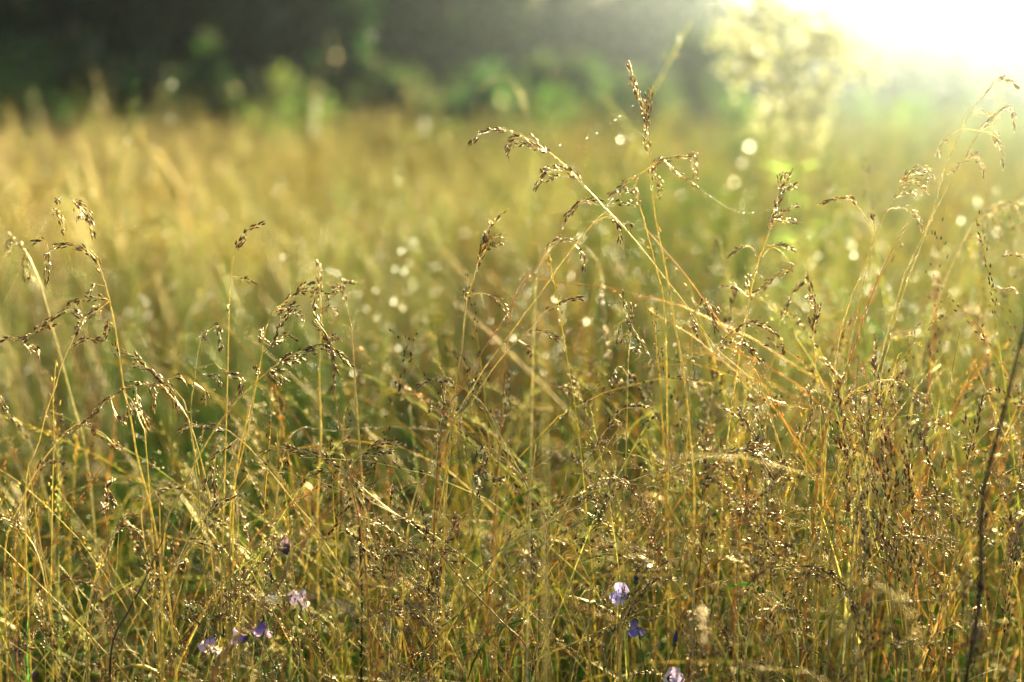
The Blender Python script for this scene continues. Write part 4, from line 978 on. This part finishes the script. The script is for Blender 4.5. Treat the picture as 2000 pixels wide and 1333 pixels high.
def harebell(label, d, pts, blooms, buds=(), leaves=18):
    W = [at(x, y, d) for x, y in pts]
    full = W + [np.array(p) for p in ground_run(W[-1], W[-1] - W[-2])]
    foot = full[-1]; o3 = np.array((foot[0], foot[1], 0))
    root = empty("harebell", tuple(o3)); tag(root, label, "wildflower")
    S = smooth(full, 50) - o3; mb = MB(); mb.tube(S, .0005, .0009, (.10, .17, .05), 6); mb.build("stem", M_LEAF, root)
    dm = MB(); beads(dm, S, .0008, 300, (.0003, .0008))
    for k in range(leaves):
        i = int(rng.uniform(2, 44)); s = S[i]; D = norm(randdir(1)[0] * np.array((1, 1, .4)) + np.array((0, 0, .7))); l = rng.uniform(.006, .013)
        Bv = norm(np.cross(D, randdir(1)[0])) * .0012
        b = MB(); n = 6; t = np.linspace(0, 1, n)[:, None]; c = s + D * l * t + np.array((0, 0, -.003)) * t * t; wv = np.sin(t * 2.9 + .2) * 1.0
        V = np.stack([c - Bv * wv, c + Bv * wv], 1); idx = np.arange(2 * n).reshape(n, 2)
        b.add(V, np.stack([idx[:-1, 0], idx[:-1, 1], idx[1:, 1], idx[1:, 0]], -1), None, (.07, .15, .04)); b.build("leaf", M_LEAF, root)
        dm.balls((c[-2])[None], .0005, mesh=ICO1)
    for (x, y, ax, L, R, ca, cb, fl) in blooms:
        L *= .88; R *= .88; ca = np.asarray(ca) * (.92, .9, 1); cb = np.asarray(cb) * (.88, .84, 1)
        c = at(x, y, d) - o3; axw = R_ * ax[0] + U_ * ax[1] + F_ * ax[2]; axw = norm(axw)
        base = c - axw * L * .5; i = int(np.argmin(np.linalg.norm(S - base, axis=1)))
        P = smooth([S[i], (S[i] + base) / 2 + np.array((0, 0, .004)), base], 8)
        bm = MB(); bell_mesh(bm, base, axw, L, R, ca, cb, fl); bl = bm.build("blossom", M_PETAL, root)
        k = MB(); k.tube(P, .0005, .0005, (.1, .16, .05), 5); k.balls((base + axw * .0005)[None], .0019, (.09, .16, .05), mesh=ICO1)
        for j in range(5):
            an = j * 1.2566; A = norm(np.cross(axw, (.3, .8, .5))); Bq = np.cross(axw, A); q = A * math.cos(an) + Bq * math.sin(an)
            k.spindles((base + q * .0012)[None], (axw + q * .7)[None], .006, .0007, (.08, .16, .05), 4)
        k.build("calyx", M_LEAF, root)
        st = MB(); st.tube(np.stack([base, base + axw * L * .8]), .0005, .0007, (.7, .65, .6), 5); st.build("style", M_PETAL, bl)
        dm.balls(base + axw * L * rng.uniform(.5, 1, (6, 1)) + randdir(6) * R * .8, rng.uniform(.0004, .0008, 6), mesh=ICO1)
    for (x, y, ax, L, R, col) in buds:
        c = at(x, y, d) - o3; axw = norm(R_ * ax[0] + U_ * ax[1]); base = c - axw * L * .5; i = int(np.argmin(np.linalg.norm(S - base, axis=1)))
        b = MB(); b.spindles(base[None], axw[None], L, R, col, 7, tip=(1, 1, 1)); b.tube(smooth([S[i], (S[i] + base) / 2, base], 6), .0005, .0005, (.08, .14, .05), 5)
        b.balls(base[None], R * 1.05, (.07, .14, .05), mesh=ICO1)
        b.build("bud", M_PETAL, root)
    tag(dm.build("dew", M_DEW, root), kind="stuff")

harebell("dewy wildflower with an open lilac blossom above a hanging violet bell, right of centre", 1.24,
         [(1241, 1128), (1240, 1160), (1240, 1185), (1246, 1220), (1252, 1270), (1262, 1340)],
         [(1216, 1163, (-.8, .45, -.55), .0125, .0082, VIOLET, LILAC, 1.0), (1240, 1226, (.12, -1, -.15), .0180, .0082, LILAC * .75, VIOLET, .45)],
         [(1243, 1124, (.1, 1), .0125, .0022, (.04, .07, .12))], 22)
harebell("wildflower at the bottom edge with a pink blossom and a slim blue bud", 1.24,
         [(1318, 1265), (1308, 1290), (1302, 1310), (1300, 1340)],
         [(1311, 1326, (.5, .1, -.85), .0115, .0085, LILAC, PINK, .9)], [(1320, 1244, (.15, 1), .014, .0021, (.05, .07, .22))], 14)
harebell("wildflower with a pale pink ragged blossom, leftmost of the violet three", 1.24,
         [(428, 1236), (424, 1262), (420, 1290), (418, 1340)],
         [(411, 1258, (-.25, -.85, -.45), .0165, .0090, LILAC, PINK, .8)], [(437, 1232, (.1, 1), .009, .0016, (.06, .07, .06))], 12)
harebell("wildflower with a sideways lilac blossom, middle one of the violet three", 1.25,
         [(494, 1240), (500, 1262), (508, 1290), (520, 1340)],
         [(468, 1246, (-.95, .15, -.35), .0150, .0075, DEEP * 1.4, PINK * .95, .7)], [], 12)
harebell("wildflower with a deep violet bell and pink lips, top right of the violet three", 1.25,
         [(512, 1206), (522, 1216), (512, 1250), (530, 1290), (545, 1340)],
         [(513, 1227, (-.15, -1, -.4), .0155, .0085, DEEP, PINK * np.array((.9, .75, .95)), .7)], [], 20)
harebell("pale pink wildflower half hidden behind the golden dew discs", 1.36,
         [(600, 1140), (598, 1165), (575, 1230), (574, 1270), (580, 1340)],
         [(588, 1164, (-.35, -.6, -.6), .015, .0090, LILAC, PINK, .9)], [], 24)
harebell("wildflower with a closed brown purple bell over a slender blue bud", 1.36,
         [(566, 1052), (560, 1080), (556, 1110), (562, 1160), (570, 1240)],
         [(556, 1070, (-.3, .75, -.3), .016, .0105, (.12, .07, .08), (.2, .12, .14), .1)], [(528, 1121, (-.4, 1), .014, .0025, (.05, .05, .2))], 16)
harebell("green dewy leafy sprig without a flower, right of the left violet flowers", 1.25,
         [(573, 1205), (578, 1235), (585, 1270), (586, 1333)], [], [], 34)
harebell("dim violet wildflower out of focus in the lower left corner", 1.75,
         [(30, 1200), (34, 1240), (30, 1320)], [(28, 1262, (-.3, -.6, -.5), .030, .017, DEEP * .5, DEEP, .5), (45, 1300, (.3, -.6, -.5), .026, .015, DEEP * .5, DEEP, .5)], [], 12)

# ------------------------------------------------------------------ repeats: panicle grass filling the sharp zone
def proto(kind):
    """one plant around its own foot, in full 3D"""
    root = empty("grass_stalk"); h = {'nod': .60, 'up': .56, 'open': .58, 'fine': .54}[kind] * rng.uniform(.93, 1.05)
    cname = rng.choice(['g', 'g', 'g', 'r', 'o', 'p']); tn = np.array(STEMC[cname]) * rng.uniform(.85, 1.15)
    lean = rng.uniform(.03, .16); nod = {'nod': .10, 'up': .01, 'open': .045, 'fine': .03}[kind] * rng.uniform(.7, 1.2)
    t = np.linspace(0, 1, 46)
    x = lean * t ** 1.6 + nod * np.clip((t - .72) / .28, 0, 1) ** 1.6
    z = h * t - (nod * .75) * np.clip((t - .82) / .18, 0, 1) ** 2
    S = np.stack([x, .006 * np.sin(t * 5 + rng.random() * 6), z - .02 * (t == 0)], 1)
    st = MB(); g = t[:, None]
    st.tubes(S[None], np.interp(t, [0, .6, 1], [.00095, .0007, .00025])[None], (tn * (.75 + .25 * g) + np.array((.1, .13, .03)) * (1 - g) * .35)[None], 5)
    st.balls(S[[14, 30]], .0014, tn * .6, mesh=ICO0)
    st.build("stem", M_STEM, root)
    seed = [DARK, BROWN, np.array((.3, .19, .09)), DARK * 1.4][int(rng.integers(4))]
    dm = MB(); beads(dm, S, .0006, 200, lo=.35)
    b = MB(); Hc = S[{'nod': 33, 'up': 34, 'open': 38, 'fine': 39}[kind]:]
    spike(b, Hc, .005, {'nod': 1.1, 'up': 1.0, 'open': .7, 'fine': .6}[kind], .9, seed); b.build("seed_head", M_SEED, root)
    beads(dm, Hc, .0015, 160, (.0003, .0007))
    for k in range({'nod': 5, 'up': 4, 'open': 9, 'fine': 5}[kind]):
        i = int(rng.uniform(31, 43)); s = S[i]; T = norm(S[i + 1] - S[i]); a = rng.uniform(0, 6.28)
        o = np.array((math.cos(a), math.sin(a), 0)); sp = {'nod': .5, 'up': .28, 'open': 1.0, 'fine': .6}[kind]; L = rng.uniform(.02, .045) * (1.3 if kind == 'open' else 1)
        D = norm(T + o * sp); e = s + D * L - np.array((0, 0, L * {'nod': .8, 'up': .05, 'open': .35, 'fine': .2}[kind])); m = s + D * L * .55
        P = smooth([s, m, e], 10); b = MB(); b.tube(P, .0003, .00015, tn, 4)
        spike(b, P[{'open': 4, 'fine': 5}.get(kind, 2):], .0045, .8, 1.0, seed); b.build("panicle_branch", M_SEED, root)
        beads(dm, P, .001, 110, (.0003, .0006))
    if rng.random() < .7:                        # a leaf off the culm
        i = int(rng.uniform(8, 22)); s = S[i]; a = rng.uniform(0, 6.28); o = np.array((math.cos(a), math.sin(a), 0)); L = rng.uniform(.12, .2)
        n = 14; u = np.linspace(0, 1, n)[:, None]; c = s + np.array((0, 0, 1)) * L * (u * .9 - .35 * u * u) + o * L * .55 * u ** 1.4
        sd = norm(np.cross(np.gradient(c, axis=0), o + 1e-3)); wv = .0019 * (1 - u) ** .6 + .0001
        V = np.stack([c - sd * wv, c + o * wv * .4, c + sd * wv], 1); idx = np.arange(n * 3).reshape(n, 3)
        Q = np.concatenate([np.stack([idx[:-1, k], idx[:-1, k + 1], idx[1:, k + 1], idx[1:, k]], -1) for k in (0, 1)])
        lf = MB(); lf.add(V, Q, None, [(.40, .34, .10), (.16, .22, .05), (.45, .28, .09)][int(rng.integers(3))]); lf.build("leaf", M_LEAF, root)
    tag(dm.build("dew", M_DEW, root), kind="stuff")
    return root, h

KW = {'nod': "nodding", 'up': "narrow upright", 'open': "open spreading", 'fine': "fine thin headed"}
protos = []
for kd in ('nod', 'nod', 'nod', 'up', 'up', 'up', 'open', 'open', 'open', 'fine', 'fine', 'fine'):
    protos.append((kd,) + proto(kd))

def dup(root):
    r = root.copy(); COL.objects.link(r)
    for ch in list(root.children):
        c = ch.copy(); COL.objects.link(c); c.parent = r
    return r

ZONES = [(0, 400, "far left"), (400, 800, "left of centre"), (800, 1200, "centre"), (1200, 1600, "right of centre"), (1600, 2001, "far right")]
used = set()
def place(i, px, d, top):
    kd, pr, h0 = protos[i]
    foot = at(px, 900, d)
    tz = at(px, top, d)[2]; s = float(np.clip(tz / h0, .55, 1.2))
    if i in used: o = dup(pr)
    else: o = pr; used.add(i)
    o.location = (foot[0], foot[1], 0)
    o.rotation_euler = (rng.normal() * .13, rng.normal() * .13, rng.uniform(0, 6.28)); o.scale = (s, s, s)
    zn = [z[2] for z in ZONES if z[0] <= np.clip(px, 0, 2000) < z[1]][0]
    lay = "level with the sharp stems" if abs(d - 1.25) < .1 else ("just in front of the sharp stems" if d < 1.25 else ("a step behind the sharp stems" if d < 1.6 else "in the soft second row"))
    o["label"] = f"{KW[kd]} grass head at {zn}, {lay}"; o["category"] = "grass stem"
    o["group"] = f"{KW[kd]} heads at {zn}, {lay}"

def top_env(px):
    """how high the tangle reaches across the picture"""
    return np.interp(px, [0, 300, 700, 1000, 1300, 1600, 2000], [640, 700, 640, 540, 470, 420, 350])

for k in range(215):
    i = k % 12 if k < 12 else int(rng.choice(12, p=[.12, .12, .12, .10, .10, .10, .03, .03, .03, .09, .08, .08]))
    px = rng.uniform(-60, 2060)
    if k % 20 < 12:   d = rng.uniform(1.16, 1.36); lo = 230
    elif k % 20 < 19: d = rng.uniform(1.36, 1.9); lo = 70
    else:            d = rng.uniform(1.02, 1.15); lo = 460; i = int(rng.choice([3, 4, 5, 9])) if k > 11 else i
    place(i, px, d, top_env(px) + lo + rng.random() ** .8 * 480 - (d > 1.36) * 40)

# bare gold culms crossing at all angles low down
def culms():
    k = 0
    for j in range(230):
        px = rng.uniform(-40, 2040); d = rng.uniform(1.15, 1.6); top = top_env(px) + rng.uniform(250, 600); sl_ = rng.normal() * .5 + (.15 if px > 1100 else 0)
        tint = np.array(STEMC[rng.choice(['g', 'g', 'r', 'p', 'n', 'g'])]) * rng.uniform(.7, 1.2)
        bot = (px - sl_ * 300, top + 300)
        W = [at(px, top, d), at((px + bot[0]) / 2 + rng.normal() * 12, (top + bot[1]) / 2, d + .02), at(*bot, d + .04)]
        full = W + [np.array(p) for p in ground_run(W[-1], W[-1] - W[-2])]; foot = full[-1]; o3 = np.array((foot[0], foot[1], 0))
        S = smooth(full, 30) - o3; root = empty("grass_culm", tuple(o3)); mb = MB(); r = rng.uniform(.0004, .0008)
        mb.tube(S, r * .5, r, tint, 5); mb.build("stem", M_STEM, root)
        dm = MB(); beads(dm, S, r * .8, 200, hi=.6); tag(dm.build("dew", M_DEW, root), kind="stuff")
        zn = [z[2] for z in ZONES if z[0] <= np.clip(px, 0, 2000) < z[1]][0]
        way = "leaning right" if sl_ > .15 else ("leaning left" if sl_ < -.15 else "upright")
        tag(root, f"bare dewy culm {way} among the tangle at {zn}", "grass culm", f"bare culms {way} at {zn}")
culms()

# ------------------------------------------------------------------ morning haze
hz = MB()
x0, x1, y0, y1, z0, z1 = -60, 60, -6, 66, -1.2, 9
Vh = np.array([(x, y, z) for x in (x0, x1) for y in (y0, y1) for z in (z0, z1)])
hz.add(Vh, [(0, 1, 3, 2), (4, 6, 7, 5), (0, 4, 5, 1), (2, 3, 7, 6), (0, 2, 6, 4), (1, 5, 7, 3)])
m = bpy.data.materials.new("morning_haze"); m.use_nodes = True; t = m.node_tree; t.nodes.clear()
out = t.nodes.new("ShaderNodeOutputMaterial"); pv = t.nodes.new("ShaderNodeVolumePrincipled")
pv.inputs["Color"].default_value = (.72, .84, 1, 1); pv.inputs["Density"].default_value = .0021; pv.inputs["Anisotropy"].default_value = .95
t.links.new(pv.outputs[0], out.inputs["Volume"])
m.cycles.homogeneous_volume = True
hob = hz.build("haze", m, flat=True)
tag(hob, "pale morning haze lit by the low sun", "haze", kind="stuff")
